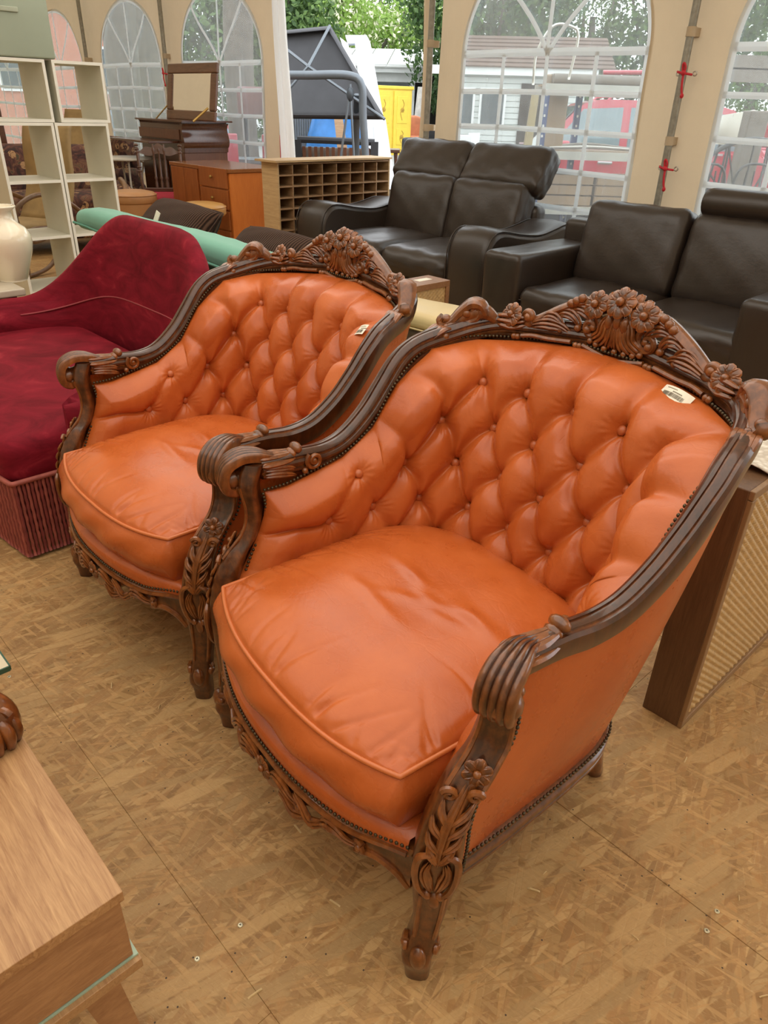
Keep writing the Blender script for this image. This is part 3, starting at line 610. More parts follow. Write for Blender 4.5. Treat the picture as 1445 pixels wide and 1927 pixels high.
        b.ball((s*.376, .650, .912), .011, 8, 6); b.ball((s*.392, .664, .927), (.013, .012, .011), 8, 6)
        # beads on the lower moulding
        for xx in (.249, .258, .088, .098): b.ball(cp(s*xx, zr(xx)-.018, .024), .0075, 8, 6)
        b.tube(resample([cp(s*.24, .930, .024), cp(s*.21, .936, .026), cp(s*.17, .937, .026), cp(s*.11, .943, .026)], 24), .0055, 6)
        b.tube(resample([cp(s*.080, .942, .024), cp(s*.05, .936, .025), cp(s*.02, .930, .026)], 16), .0055, 6)
    flower(b, cp(0, 1.052, .026), (0, -1, .55), (0, 0, 1), .034, 8, .2)
    for k in range(-4, 5): frond(b, [cp(.018*k, 1.030, .0), cp(.021*k, 1.052-.0022*k*k, .002), cp(.023*k, 1.066-.0026*k*k, -.006), cp(.024*k, 1.070-.0028*k*k, -.018)], (.006, .010, .006), (0, -1, .5), 2, .004, 10)
    b.tube(resample([cp(-.07, 1.022, -.006), cp(-.03, 1.042, -.006), cp(0, 1.046, -.006), cp(.03, 1.042, -.006), cp(.07, 1.022, -.006)], 20), .017, 8, flat=(1.1, 1))
    for k in range(-3, 4):                      # palmette
        a = k*.36; e = (math.sin(a), math.cos(a))
        frond(b, [cp(.004*k, 1.030, .020), cp(.018*k*.6, 1.005, .028), cp(.046*e[0]*.95, .982-.008*e[1], .028), cp(.072*e[0], .966-.016*e[1], .020)], (.003, .0085, .008), fn, 3, .003, 16)
        b.ball(cp(.074*e[0], .963-.017*e[1], .020), .0075, 8, 6)
    b.tube(resample([cp(-.05, .985, -.002), cp(0, .99, -.002), cp(.05, .985, -.002)], 12), .026, 8, flat=(.6, 1))
    for k in (-1, 0, 1): b.ball(cp(.020*k, 1.012-.004*abs(k), .028), (.010, .009, .017), 10, 7)
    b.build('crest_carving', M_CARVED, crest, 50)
    # --- tufted leather shell with its buttons
    a, v, UU, ZZ, Q, Nn, B = shell_surface()
    b = MB(); b.grid(Q); shell = b.build('tufted_back', M_ORANGE, root, 'all')
    bm = MB(); bm.ball((0, 0, 0), (.0112, .0112, .0075), 16, 8); bme = bm.mesh('button', M_BUTTON, 'all')
    for (bu, bz) in B:
        if bz < .36: continue
        i = int(np.argmin(np.abs(a-bu))); j = int(np.argmin(np.abs(ZZ[i]-bz))); p = Q[i, j]; nn = Nn[i, j]
        link('button', bme, shell, Vector(p+nn*.008), Vector(nn).to_track_quat('Z', 'Y').to_euler())
    # --- outside panel
    ro = [(.402, .11, .665), (.410, .24, .662), (.415, .36, .672), (.426, .45, .728), (.432, .52, .80), (.428, .57, .850), (.412, .635, .882), (.388, .715, .90), (.32, .79, .91), (.2, .828, .92), (0, .85, .925)]
    ba = [(.374, .045, .250), (.372, .17, .250), (.368, .28, .250), (.364, .36, .250), (.359, .43, .250), (.351, .49, .250), (.332, .54, .250), (.297, .58, .250), (.24, .612, .250), (.13, .632, .250), (0, .638, .250)]
    A_ = resample(ba, 50); B_ = resample(ro, 50); t = np.linspace(0, 1, 24)
    G = A_[:, None, :]*(1-t)[None, :, None]+B_[:, None, :]*t[None, :, None]
    fk = np.clip(1-np.arange(50)/7.0, 0, 1)[:, None]; zz_ = G[..., 2]; LZ = resample(LEGT, 70)[::-1]; py_ = np.interp(zz_, LZ[:, 2], LZ[:, 1]+.7071*LZ[:, 4]-.012); px2 = np.interp(zz_, LZ[:, 2], LZ[:, 0]+.7071*LZ[:, 4]-.010)
    G[..., 1] = G[..., 1]*(1-fk)+py_*fk; G[..., 0] = G[..., 0]*(1-fk)+px2*fk
    G[..., 0] += .010*np.sin(np.pi*t)[None, :]*np.clip(A_[:, None, 0]/.35, 0, 1)
    Gf = np.vstack([G, (G*np.array([-1, 1, 1]))[::-1][1:]])
    b = MB(); b.grid(Gf[:, ::-1]); b.build('outer_leather', M_ORANGE, root, 'all')
    # --- seat rail round the sides and back
    P = resample([(.372, .06, .228), (.372, .17, .225), (.368, .28, .225), (.364, .36, .225), (.359, .43, .225), (.351, .49, .225), (.332, .54, .225), (.297, .58, .225), (.24, .612, .225), (.13, .632, .225), (0, .638, .225)], 44)
    P = np.vstack([P, (P*np.array([-1, 1, 1]))[::-1][1:]]); T, I, U = rail_frames(P)
    if I[3][0] < 0: I = -I
    U = np.tile(np.array([0, 0, 1.]), (len(P), 1))
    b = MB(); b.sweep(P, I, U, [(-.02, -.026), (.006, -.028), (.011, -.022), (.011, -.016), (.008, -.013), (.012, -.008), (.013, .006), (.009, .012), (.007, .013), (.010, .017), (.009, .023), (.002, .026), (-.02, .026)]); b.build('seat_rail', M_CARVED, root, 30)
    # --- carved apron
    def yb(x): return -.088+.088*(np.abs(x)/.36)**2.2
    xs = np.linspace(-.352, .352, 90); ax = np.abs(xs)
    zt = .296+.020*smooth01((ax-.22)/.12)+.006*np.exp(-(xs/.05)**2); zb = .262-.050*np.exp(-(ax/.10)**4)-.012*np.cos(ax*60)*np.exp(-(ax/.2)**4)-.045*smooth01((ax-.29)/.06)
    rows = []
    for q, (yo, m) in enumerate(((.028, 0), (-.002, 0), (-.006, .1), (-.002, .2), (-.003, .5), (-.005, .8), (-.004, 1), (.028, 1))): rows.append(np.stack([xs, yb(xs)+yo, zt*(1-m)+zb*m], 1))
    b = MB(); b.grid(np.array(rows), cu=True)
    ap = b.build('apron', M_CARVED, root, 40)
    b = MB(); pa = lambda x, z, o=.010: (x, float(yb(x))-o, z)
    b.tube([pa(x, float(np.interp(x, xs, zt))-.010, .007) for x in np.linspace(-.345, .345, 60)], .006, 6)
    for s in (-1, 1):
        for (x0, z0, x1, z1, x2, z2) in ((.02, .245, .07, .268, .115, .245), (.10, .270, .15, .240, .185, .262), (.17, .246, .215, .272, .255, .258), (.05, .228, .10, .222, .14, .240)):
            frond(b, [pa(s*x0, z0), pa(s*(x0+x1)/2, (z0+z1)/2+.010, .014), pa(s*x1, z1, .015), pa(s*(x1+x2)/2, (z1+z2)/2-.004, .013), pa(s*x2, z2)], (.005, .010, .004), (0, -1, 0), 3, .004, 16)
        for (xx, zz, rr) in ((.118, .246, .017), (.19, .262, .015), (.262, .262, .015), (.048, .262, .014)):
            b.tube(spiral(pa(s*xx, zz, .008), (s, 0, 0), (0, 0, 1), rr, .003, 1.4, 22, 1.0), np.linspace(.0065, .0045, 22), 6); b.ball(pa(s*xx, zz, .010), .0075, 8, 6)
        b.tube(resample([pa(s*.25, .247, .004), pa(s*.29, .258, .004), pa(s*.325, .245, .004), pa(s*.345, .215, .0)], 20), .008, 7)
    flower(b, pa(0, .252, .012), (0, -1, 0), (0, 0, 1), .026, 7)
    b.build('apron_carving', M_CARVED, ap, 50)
    # --- seat deck (the leather border under the cushion)
    n = 60; xs = np.linspace(-.345, .345, n); top = []
    for x in xs:
        yy = np.linspace(float(yb(x))-.002, .56, 12); top.append([(x, y, .338+.004*math.sin(8*x)) for y in yy])
    G = np.array(top); skirt = G[:, :1].copy(); skirt[..., 2] = .295; skirt2 = G[:, :1].copy(); skirt2[..., 2] = .322; skirt2[..., 1] -= .004
    b = MB(); b.grid(np.concatenate([skirt, skirt2, G], 1)[:, ::-1]); b.build('seat_deck', M_ORANGE, root, 'all')
    # --- cushion
    n = 170; sg = np.linspace(-1, 1, n); X, Y = np.meshgrid(sg, sg, indexing='ij')
    def plan(X, Y):
        w = .322+.006*Y; x = X*w*(1-.06*np.clip(Y, 0, 1)**4*np.abs(X)**4); cy = np.abs(X)
        yfr = -.070+.058*np.abs(X)**2.6; ybk = .585-.12*np.abs(X)**3.5
        return x, yfr+(ybk-yfr)*(Y+1)/2
    px, py = plan(X, Y); e = np.minimum(1-np.abs(X), 1-np.abs(Y)); dome = (1-np.abs(X)**2.4)**.55*(1-np.abs(Y)**2.6)**.5
    sag = -.012*np.exp(-(((X-.08)/.45)**2+((Y-.1)/.5)**2)); zc = .455+.010*np.abs(X)**3+.074*np.clip(dome, 0, 1)+sag
    rr = np.random.RandomState(3)
    for k in range(60):                          # pulled folds that run in from the welt
        side = rr.randint(3); t0 = rr.uniform(-.95, .95); L = rr.uniform(.12, .55); an = rr.normal(0, .35)
        o, dr = ((np.array([t0, -1.0]), np.array([an, 1.0])) if side == 0 else (np.array([1.0 if side == 1 else -1.0, t0]), np.array([-1.0 if side == 1 else 1.0, an+.25])))
        dr = unit(dr); tt = (X-o[0])*dr[0]+(Y-o[1])*dr[1]; pd = (X-o[0])*-dr[1]+(Y-o[1])*dr[0]+.02*np.sin(tt*9+k)
        zc -= rr.uniform(.002, .0065)*np.exp(-(pd/.022)**2)*np.clip(1-tt/L, 0, 1)*(tt > -.02)*np.clip(tt/.05, 0, 1)
    for k in range(9):                           # slack creases across the seat
        c0 = rr.uniform(-.5, .6, 2); an = rr.uniform(-.7, .5); dr = np.array([math.cos(an), math.sin(an)]); tt = (X-c0[0])*dr[0]+(Y-c0[1])*dr[1]; pd = -(X-c0[0])*dr[1]+(Y-c0[1])*dr[0]+.03*np.sin(tt*5+k)
        zc += rr.uniform(.002, .0045)*np.exp(-(pd/.05)**2)*np.exp(-(tt/.28)**2)
    b = MB(); b.grid(np.stack([px, py, zc], -1))
    # side band with a soft bulge
    sd = np.concatenate([np.stack([sg, -np.ones(n)], 1), np.stack([np.ones(n), sg], 1)[1:], np.stack([sg[::-1], np.ones(n)], 1)[1:], np.stack([-np.ones(n), sg[::-1]], 1)[1:-1]])
    ex, ey = plan(sd[:, 0], sd[:, 1]); ez = .455+.010*np.abs(sd[:, 0])**3; ctr = np.array([0, .25]); out = np.stack([sd[:, 0]*.3, sd[:, 1]], 1); out /= np.linalg.norm(out, axis=1)[:, None]
    out = np.where((np.abs(sd[:, :1]) > .995) & (np.abs(sd[:, 1:]) < .99), np.stack([np.sign(sd[:, 0]), 0*ex], 1), np.stack([0*ex+sd[:, 0]*.35*(np.abs(sd[:, 0]) > .8), np.sign(sd[:, 1])], 1))
    rows = []
    for q in np.linspace(0, 1, 12):
        bl = .030*math.sin(math.pi*min(1, q*1.02))**.8-.006*q; wr = .004*np.sin(ex*40+q*6)*math.sin(math.pi*q)
        rows.append(np.stack([ex+out[:, 0]*(bl+wr)*.55, ey+out[:, 1]*(bl+wr), ez-(ez-.336)*q], 1))
    b.grid(np.array(rows), cv=True)
    cu = b.build('seat_cushion', M_ORANGE, root, 'all', 0.0005)
    b = MB(); b.tube(np.stack([ex, ey-.0015*(sd[:, 1] < -.9), ez+.0015], 1), .0048, 8, closed=True); b.build('piping', M_PIPING, cu, 'all')
    # --- nails
    LQ = resample(LEGT, 70)[::-1]; xc_ = lambda z: float(np.interp(z, LQ[:, 2], LQ[:, 0])); yc_ = lambda z: float(np.interp(z, LQ[:, 2], LQ[:, 1])); hd_ = lambda z: float(np.interp(z, LQ[:, 2], LQ[:, 3])); hw_ = lambda z: float(np.interp(z, LQ[:, 2], LQ[:, 4]))
    b = MB(); nail = lambda p, nn, r=.0042: b.ball(p, (r, r, r*.75), 6, 4, np.stack([unit(np.cross(nn, (.13, .2, .97))), np.cross(nn, unit(np.cross(nn, (.13, .2, .97)))), nn], 1))
    nt = NAIL_T[:, 1:]; nh = resample(nt, 400); L = np.sum(np.linalg.norm(np.diff(nh, axis=0), axis=1)); nh = resample(nt, int(L/.0094))
    for s in (-1, 1):
        for p in nh[(1 if s < 0 else 0):]:
            inw = unit((-p[0]*.9*s*(1 if p[0] > .3 else .3), -(1.0 if p[1] > .65 else .25), .15)); nail(np.array([p[0]*s, p[1], p[2]])+inw*.005+np.array([0, 0, .007]), inw)
        po = np.array([(xc_(z)-.7071*(hd_(z)+.004), yc_(z)+.7071*(hd_(z)+.004), z) for z in np.linspace(.635, .36, 32)])
        for p in po: nail(np.array([(p[0]-.004)*s, p[1]+.003, p[2]]), unit((-s*.8, -.5, 0)))
        po = np.array([(xc_(z)+.7071*(hw_(z)+.002)-.003, yc_(z)+.7071*(hw_(z)+.002)+.003, z) for z in np.linspace(.645, .275, 42)])
        for p in po: nail(np.array([(p[0]+.001)*s, p[1]+.004, p[2]]), unit((s, .2, 0)))
        po = resample([(.384, .068, .262), (.384, .17, .257), (.380, .28, .257), (.376, .36, .257), (.371, .43, .257), (.363, .49, .257), (.343, .545, .257), (.305, .588, .257), (.245, .622, .257), (.13, .644, .257), (0.005, .65, .257)], 86)
        for p in po: nail(np.array([p[0]*s, p[1], p[2]]), unit((s*.9, .2 if p[1] < .5 else 1, .2)))
    xs2 = np.linspace(-.345, .345, 76)
    for x in xs2: nail(np.array([x, float(yb(x))-.006, .303+.020*float(smooth01((abs(x)-.22)/.12))]), unit((0, -1, .2)))
    b.build('nailhead_trim', M_NAIL, root, 'all', kind='stuff')
    return root, shell, (a, ZZ, Q, Nn)
def price_label(shell, surf, at, ang, w, h, name='price_label', nrm=None):
    a, ZZ, Q, Nn = surf; d = np.linalg.norm(Q-np.array(at), axis=-1); i, j = np.unravel_index(np.argmin(d), d.shape)
    nn = unit(Nn[max(0, i-14):i+15, max(0, j-12):j+13].reshape(-1, 3).mean(0)); nn = unit(nrm) if nrm is not None else nn; c = Q[i, j]+nn*.007
    e1 = unit(np.cross((0, 0, 1), nn)); e2 = np.cross(nn, e1); ca, sa = math.cos(ang), math.sin(ang); f1, f2 = ca*e1+sa*e2, -sa*e1+ca*e2
    b = MB(); rec = lambda x0, x1, y0, y1, o, m: b.add([c+f1*x+f2*y+nn*(o-6*x*x) for x, y in ((x0, y0), (x1, y0), (x1, y1), (x0, y1))], [(0, 1, 2, 3)], m)
    for k in range(8): rec(-w/2+w*k/8, -w/2+w*(k+1)/8, -h/2, h/2, 0, 0)
    rr = random.Random(5); x = -w*.38
    while x < w*.32:
        q = rr.choice((.0007, .0011, .0018)); rec(x, x+q, -h*.36, -h*.02, .0006, 1); x += q+rr.choice((.0007, .0012))
    for k in range(9): rec(-w*.1+k*.0026, -w*.1+k*.0026+.0017, h*.06, h*.14, .0006, 1)
    for k in range(12): rec(-w*.36+k*.0022, -w*.36+k*.0022+.0014, h*.28, h*.34, .0006, 1)
    return b.build(name, [M_PAPER, M_INK], shell, False, label='small cream paper price label printed with a barcode')
CH1, SH1, SURF = make_armchair('nearer orange tufted leather armchair, its carved front leg closest to the viewer', 'pair of carved orange leather armchairs')
CH1.location = (-0.14437, 1.05044, 0); CH1.rotation_euler = (0, 0, -0.90941321)
CH2 = dup(CH1, (-0.73184, 1.72306, 0), -0.80984973, 'farther orange tufted leather armchair, between the red velvet seat and its twin')
SH2 = [o for o in bpy.data.objects if o.parent == CH2 and o.name.startswith('tufted_back')][0]
price_label(SH1, SURF, (.195, .75, .912), -.10, .074, .027)
price_label(SH2, SURF, (.328, .606, .876), .45, .038, .034, nrm=(-.28, -.58, .76))
# ---------------------------------------------------------------- furniture inside the tent
def F(name, label, cat, s, d, group=None, rz=0.0, z=0): return thing(name, label, cat, (*fr(s, d), z), A46+rz, group)
def mk_velvet():
    n = NT('red_velvet'); f = n.noise(n.coord('Object', (1, 1, 2.2)), 4.5, 5, .65, 1.4); g = n.noise(n.coord(), 160, 2)
    n.p(Base_Color=n.ramp(f, [(.30, (.105, .003, .009)), (.60, (.205, .008, .020)), (.78, (.33, .030, .042))]), Roughness=.8, Specular_IOR_Level=.15, Sheen_Weight=.22, Sheen_Roughness=.3, Sheen_Tint=(.9, .10, .14))
    n.bump(g, .15, .002); return n.mat
M_VELVET = mk_velvet()
M_WELT = plain('red_welt', (.30, .05, .06), .7)
M_FRINGE = plain('rose_fringe', (.34, .085, .065), .65, .2, 30)
M_FRINGE2 = plain('dark_rose_fringe', (.22, .040, .035), .65, .2, 30)
# --- red velvet loveseat: local x along the tent wall, front faces -y
t = F('velvet_loveseat', 'low dark red velvet loveseat with curved back and twisted fringe', 'sofa', -3.03, .56)
HX = .70
b = MB(); b.rbox((0, .40, .345), (2*HX-.02, .80, .16), .05, 14, fn=lambda Q, u, n: Q+np.stack([0*u[..., 0], -.05*(u[..., 1] < -.5)*(1-u[..., 0]**2), .035*(u[..., 2] > 0)*np.clip((1-u[..., 0]**2)*(1-u[..., 1]**2), 0, 1)], -1)); b.build('seat', M_VELVET, t, 'all', .001)
def lv(a, z01, o):
    """horseshoe back: a -1..1 from left arm front round to right arm front"""
    ang = a*1.52; L = abs(a); x = HX*math.sin(min(abs(ang), math.pi/2)*1.0)**.5*math.copysign(1, ang) if abs(ang) > 1e-6 else 0
    y = .90*max(0, math.cos(ang*.97))**.62
    top = .565+.385*float(1-smooth01((L-.06)/.70)); top -= .05*float(smooth01((L-.80)/.20))
    return x, y, top
ns = 81; G = []; 
for a in np.linspace(-1, 1, ns):
    x, y, top = lv(a, 0, 0); x2, y2, _ = lv(a+.004, 0, 0); tx, ty = x2-x, y2-y; l = math.hypot(tx, ty); nx, ny = -ty/l, tx/l      # outward
    th = .055+.03*float(smooth01((abs(a)-.5)/.5)); th *= math.sqrt(max(.02, 1-max(0, (abs(a)-.93)/.07)**2)); row = []
    for (o, zz) in ((-th*.75, .36), (-th*1.15, .44), (-th*.95, .55), (-th*.8, None), (-th*.75, -.05), (-th*.40, -.012), (0, 0), (th*.40, -.012), (th*.75, -.05), (th*.8, -.12), (th*.75, .42), (th*.65, .30)):
        z = (top-.12 if zz is None else (top+zz if zz <= 0 else zz)); lean = .10*(z-.36)
        row.append((x+nx*(o), y+ny*o+lean*(1-abs(a)**3), min(z, top) if o <= 0 else z))
    G.append(row)
b = MB(); b.grid(np.array(G)[:, ::-1])
for e in (0, -1): b.add(np.array(G[e]), [tuple(range(len(G[0])))])
b.build('curved_back', M_VELVET, t, 'all')
W1 = [(np.array(G[i][3])+np.array(G[i][2]))/2 for i in range(10, ns-10)]
b = MB(); b.tube(np.array([(p[0]*.985, p[1]-.010, .50+.10*math.cos(k/(ns-21)*math.pi*2-math.pi)*.5+.05) for k, p in enumerate(W1)]), .004, 6); b.build('back_seam', M_WELT, t, 'all')
fx = [(-HX, .78), (-HX, 0), (HX, 0), (HX, .80)]; fp = resample([(*q, 0) for q in fx], 230, False)
fr1 = MB(); fr2 = MB()
for k, p in enumerate(fp):
    mb = fr1 if k % 2 else fr2; bow = -.05*(1-(p[0]/HX)**2) if p[1] < .01 else 0
    mb.tube([(p[0]+.0012*math.sin(z*200+k), p[1]+bow+.0012*math.cos(z*200+k)-.008*(.3-z), z) for z in np.linspace(.29, .012, 16)], [.0052+.0012*(q % 2) for q in range(16)], 5)
fo = fr1.build('fringe', M_FRINGE, t, 'all', kind='stuff'); fr2.build('fringe', M_FRINGE2, t, 'all', kind='stuff')
b = MB(); b.tube(np.array([(p[0], p[1]-(.05*(1-(p[0]/HX)**2) if p[1] < .01 else 0)-.002, .292) for p in fp]), .009, 7); b.build('fringe_heading', M_FRINGE, t, 'all')
b = MB(); b.box((0, .42, .17), (1.06, .74, .26)); b.build('base', M_FRINGE2, t, False)
for x in (-.5, .5):
    for y in (.08, .75): MB().lathe([(.022, 0), (.03, .06)], 10, (x, y, 0)).build('foot', M_DARK, t)
# --- teal sofa seen from behind
M_TEAL = plain('teal_cotton', (.135, .375, .285), .75, .08, 5, Sheen_Weight=.2)
M_TEALD = plain('teal_welt', (.10, .29, .22), .75, .08, 5)
def pillow(name, size, mat, parent, loc, rot=(0, 0, 0), n=14, weld=.001, puff=.5, rough=0.0, **kw):
    """cushion with pinched corners and a welt round its edge; lies in local x-y"""
    g = np.linspace(-1, 1, n*2+1); X, Y = np.meshgrid(g, g, indexing='ij'); hx, hy, hz = np.array(size)/2
    prof = np.clip((1-np.abs(X)**2.6), 0, 1)**puff*np.clip((1-np.abs(Y)**2.6), 0, 1)**puff
    pin = 1-.07*(X**2*Y**2)**1.0-.035*(1-np.abs(X*Y))*0
    wx = hx*X*(1-.06*(1-X**2)*0-.05*(1-np.abs(Y)**2)*(np.abs(X) > .0)*np.abs(X)**3)*pin; wy = hy*Y*(1-.05*(1-np.abs(X)**2)*np.abs(Y)**3)*pin
    wr = rough*(np.sin(X*11+Y*5)*.5+np.sin(Y*13-X*7)*.5)*prof
    b = MB(); b.grid(np.stack([wx, wy, hz*prof+wr], -1)); b.grid(np.stack([wx, wy, -hz*prof+wr], -1)[:, ::-1])
    o = b.build(name, mat, parent, 'all', weld, **kw); o.location = loc; o.rotation_euler = rot; return o, (wx, wy)
t = F('teal_sofa', 'teal fabric sofa seen from behind, a roll cushion along its back', 'sofa', -3.51, 1.76)
b = MB(); b.rbox((0, .16, .40), (1.80, .20, .64), .05, 10, fn=lambda Q, u, n: Q+np.stack([0*u[..., 0], -.03*(u[..., 2]-1), 0*u[..., 0]], -1)); b.build('back', M_TEAL, t, 'all', .001)
b = MB(); b.rbox((0, .06, .80), (1.82, .19, .115), .055, 22, fn=lambda Q, u, n: Q+np.stack([0*u[..., 0], 0*u[..., 0], .004*np.sin(u[..., 0]*5)-.018*np.abs(u[..., 0])**6], -1)+n*(.002*np.sin(u[..., 0]*34+u[..., 1]*2))[..., None]); rl = b.build('roll_cushion', M_TEAL, t, 'all', .001)
for zz, yy in ((.765, -.034),): MB().tube(np.array([(x, yy-.006, zz+.010*math.sin(x*5)) for x in np.linspace(-.90, .90, 40)]), .007, 6).build('welt', M_TEALD, rl, 'all')
b = MB(); b.rbox((0, .50, .22), (1.56, .62, .26), .03, 8); b.build('base', M_TEAL, t, 'all', .001)
for x in (-.40, .40): MB().rbox((x, .56, .41), (.77, .60, .15), .05, 8).build('seat_cushion', M_TEAL, t, 'all', .001)
for x in (-.83, .83): MB().rbox((x, .46, .32), (.14, .70, .50), .05, 8).build('arm', M_TEAL, t, 'all', .001)
for x in (-.75, .75):
    for y in (.2, .75): MB().lathe([(.018, 0), (.025, .10)], 10, (x, y, 0)).build('leg', M_DARK, t)
def mk_cord():
    n = NT('brown_corduroy'); v = n.coord('Object'); w = n.node('ShaderNodeTexWave', {'Vector': v, 'Scale': 22, 'Distortion': 1.2, 'Detail': 1}, wave_type='BANDS', bands_direction='X').outputs['Fac']
    n.p(Base_Color=n.ramp(w, [(.1, (.016, .008, .005)), (.8, (.075, .040, .026))]), Specular_IOR_Level=.1, Roughness=.9, Sheen_Weight=.05); n.bump(w, .6, .006); return n.mat
M_CORDU = mk_cord()
for nm, s, d, z, rx, rz, lb in (('corduroy_cushion', -4.02, 2.13, .735, 46, -.08, 'brown corduroy cushion with a white tag, leaning behind the teal roll'), ('corduroy_cushion', -3.05, 2.10, .70, 46, .02, 'brown corduroy cushion beside the pigeonhole cabinet end of the teal sofa')):
    t = F(nm, lb, 'cushion', s, d, 'brown corduroy cushions', rz=rz, z=z)
    o, (wx, wy) = pillow('cover', ((.80 if s < -3.5 else .66), .40, .22), M_CORDU, t, (0, 0, 0), (R(rx), 0, 0), 14, .001, .5, .004)
    e = np.concatenate([np.stack([wx[:, 0], wy[:, 0]], 1), np.stack([wx[-1], wy[-1]], 1)[1:], np.stack([wx[::-1, -1], wy[::-1, -1]], 1)[1:], np.stack([wx[0, ::-1], wy[0, ::-1]], 1)[1:-1]])
    b = MB(); b.tube(np.column_stack([e, 0*e[:, 0]]), .009, 6, closed=True); b.build('piping', M_CORDU, t, 'all').rotation_euler = (R(rx), 0, 0)
    if s < -3.5:
        b = MB(); b.box((0, 0, 0), (.045, .004, .085)); q = b.build('tag', M_PAPER, t, False); q.location = (.10, -.135, .09); q.rotation_euler = (-.35, .25, 0)
# --- dark brown leather sofas
M_BROWN = leathermat('brown_leather', (.030, .021, .016), .34, .12, 300, .22)
def cushion_fn(bx=.0, by=.0, bz=.0, wr=.0, ph=0.0):
    def fn(Q, u, n):
        bul = np.stack([bx*np.sign(u[..., 0])*(np.abs(u[..., 0]) > .8)*(1-u[..., 1]**2)*(1-u[..., 2]**2), by*np.sign(u[..., 1])*np.clip((1-u[..., 0]**2)*(1-u[..., 2]**2), 0, 1)*np.abs(u[..., 1]), bz*np.sign(u[..., 2])*np.clip((1-u[..., 0]**2)*(1-u[..., 1]**2), 0, 1)*np.abs(u[..., 2])], -1)
        w = wr*(np.sin(u[..., 0]*9+ph+3*u[..., 2])*np.sin(u[..., 2]*7+u[..., 1]*5+ph)+.5*np.sin(u[..., 0]*21+u[..., 1]*9+ph))
        return Q+bul+n*w[..., None]
    return fn
def lean(M_rx): return np.array(Euler((M_rx, 0, 0)).to_matrix())
t = F('recliner_sofa', 'dark brown leather two-seat sofa with raised headrests beside the pigeonhole cabinet', 'sofa', -4.36, 4.06)
for k, x in ((0, -.385), (1, .345)):
    b = MB(); b.rbox((x, .42, .34), (.72, .84, .22), .09, 12, fn=cushion_fn(.0, .02, .03, .004, k)); b.build('seat_cushion', M_BROWN, t, 'all', .001)
    b = MB(); b.rbox((x, .90, .62), (.76, .25, .58), .09, 12, M=lean(R(-14)), fn=cushion_fn(0, .035, 0, .004, k+2)); b.build('back_cushion', M_BROWN, t, 'all', .001)
    b = MB(); b.rbox((x*1.10, 1.06, .975), (.80, .20, .36), .055, 12, M=lean(R(-34)), fn=cushion_fn(.01, .03, .01, .005, k+5)); b.build('headrest', M_BROWN, t, 'all', .001)
b = MB(); b.rbox((-.02, .50, .17), (1.46, .86, .20), .03, 8); b.rbox((-.02, 1.06, .42), (1.56, .16, .66), .06, 8); b.build('base', M_BROWN, t, 'all', .001)
for s, x in ((-1, -.89), (1, .90)):
    prof = [(0, .03), (-.01, .40), (.01, .56), (.07, .645), (.17, .672), (.40, .635), (.62, .615), (.80, .64), (.93, .665), (1.0, .65), (1.03, .50), (1.03, .03)]
    P = resample([(q[0], q[1], 0) for q in prof], 46)[:, :2]; b = MB(); rows = []
    for o, k in ((-.185, .93), (-.172, .975), (-.13, 1.0), (0, 1.012), (.13, 1.0), (.172, .975), (.185, .93)): rows.append(np.column_stack([np.full(46, x+o), .5+(P[:, 0]-.5)*k, .03+(P[:, 1]-.03)*k]))
    b.grid(np.array(rows)[::-1], cv=True)
    for e in (0, -1): b.add(rows[e], [tuple(range(46)) if e else tuple(range(46))[::-1]])
    arm = b.build('arm', M_BROWN, t, 50)
    MB().tube(np.column_stack([np.full(46, x-.175), .5+(P[:, 0]-.5)*.99, .03+(P[:, 1]-.03)*.985])[:-6], .005, 6).build('arm_seam', M_BROWN, arm, 'all'); MB().tube(np.column_stack([np.full(46, x+.175), .5+(P[:, 0]-.5)*.99, .03+(P[:, 1]-.03)*.985])[:-6], .005, 6).build('arm_seam', M_BROWN, arm, 'all')
for x in (-.8, .8):
    for y in (.08, .95): MB().lathe([(.03, 0), (.03, .05)], 10, (x, y, 0)).build('foot', M_DARK, t)
t = F('block_arm_sofa', 'dark brown leather sofa with square arms and a roll headrest, before the tied pole', 'sofa', -2.10, 3.84)
for k, x in ((0, -.36), (1, .36)):
    b = MB(); b.rbox((x, .42, .31), (.715, .84, .22), .06, 12, fn=cushion_fn(0, .015, .022, .004, k+9)); o = b.build('seat_cushion', M_BROWN, t, 'all', .001)
    MB().tube(np.array([(x+q, .005, .345) for q in np.linspace(-.34, .34, 12)]), .004, 6).build('piping', M_BROWN, o, 'all')
    b = MB(); b.rbox((x, .72, .63), (.715, .24, .54), .075, 12, M=lean(R(-14)), fn=cushion_fn(.0, .03, 0, .004, k+13)); b.build('back_cushion', M_BROWN, t, 'all', .001)
    MB().rbox((x, .50, .17), (.72, .80, .16), .02, 6).build('base', M_BROWN, t, 'all', .001)
for x, w in ((-.87, .30), (.83, .34)):
    b = MB(); b.rbox((x, .44, .32), (w, .90, .58), .045, 10, fn=cushion_fn(0, 0, .004, .002, x)); b.build('arm', M_BROWN, t, 'all', .001)
b = MB(); b.rbox((0, .92, .40), (2.0, .16, .70), .05, 8); b.build('back_frame', M_BROWN, t, 'all', .001)
b = MB(); b.tube(resample([(.05, .73, .955), (.06, .73, .955), (.36, .735, .958), (.69, .73, .955), (.70, .73, .955)], 30), np.interp(np.linspace(0, 1, 30), [0, .03, .08, .92, .97, 1], [.03, .068, .082, .082, .068, .03]), 18); b.build('roll_headrest', M_BROWN, t, 50)
for x in (.2, .55): MB().box((x, .80, .90), (.04, .012, .16)).build('headrest_bracket', M_DARK, t)
for x in (-.85, .85):
    for y in (.08, .85): MB().box((x, y, .02), (.06, .06, .04)).build('foot', M_DARK, t)
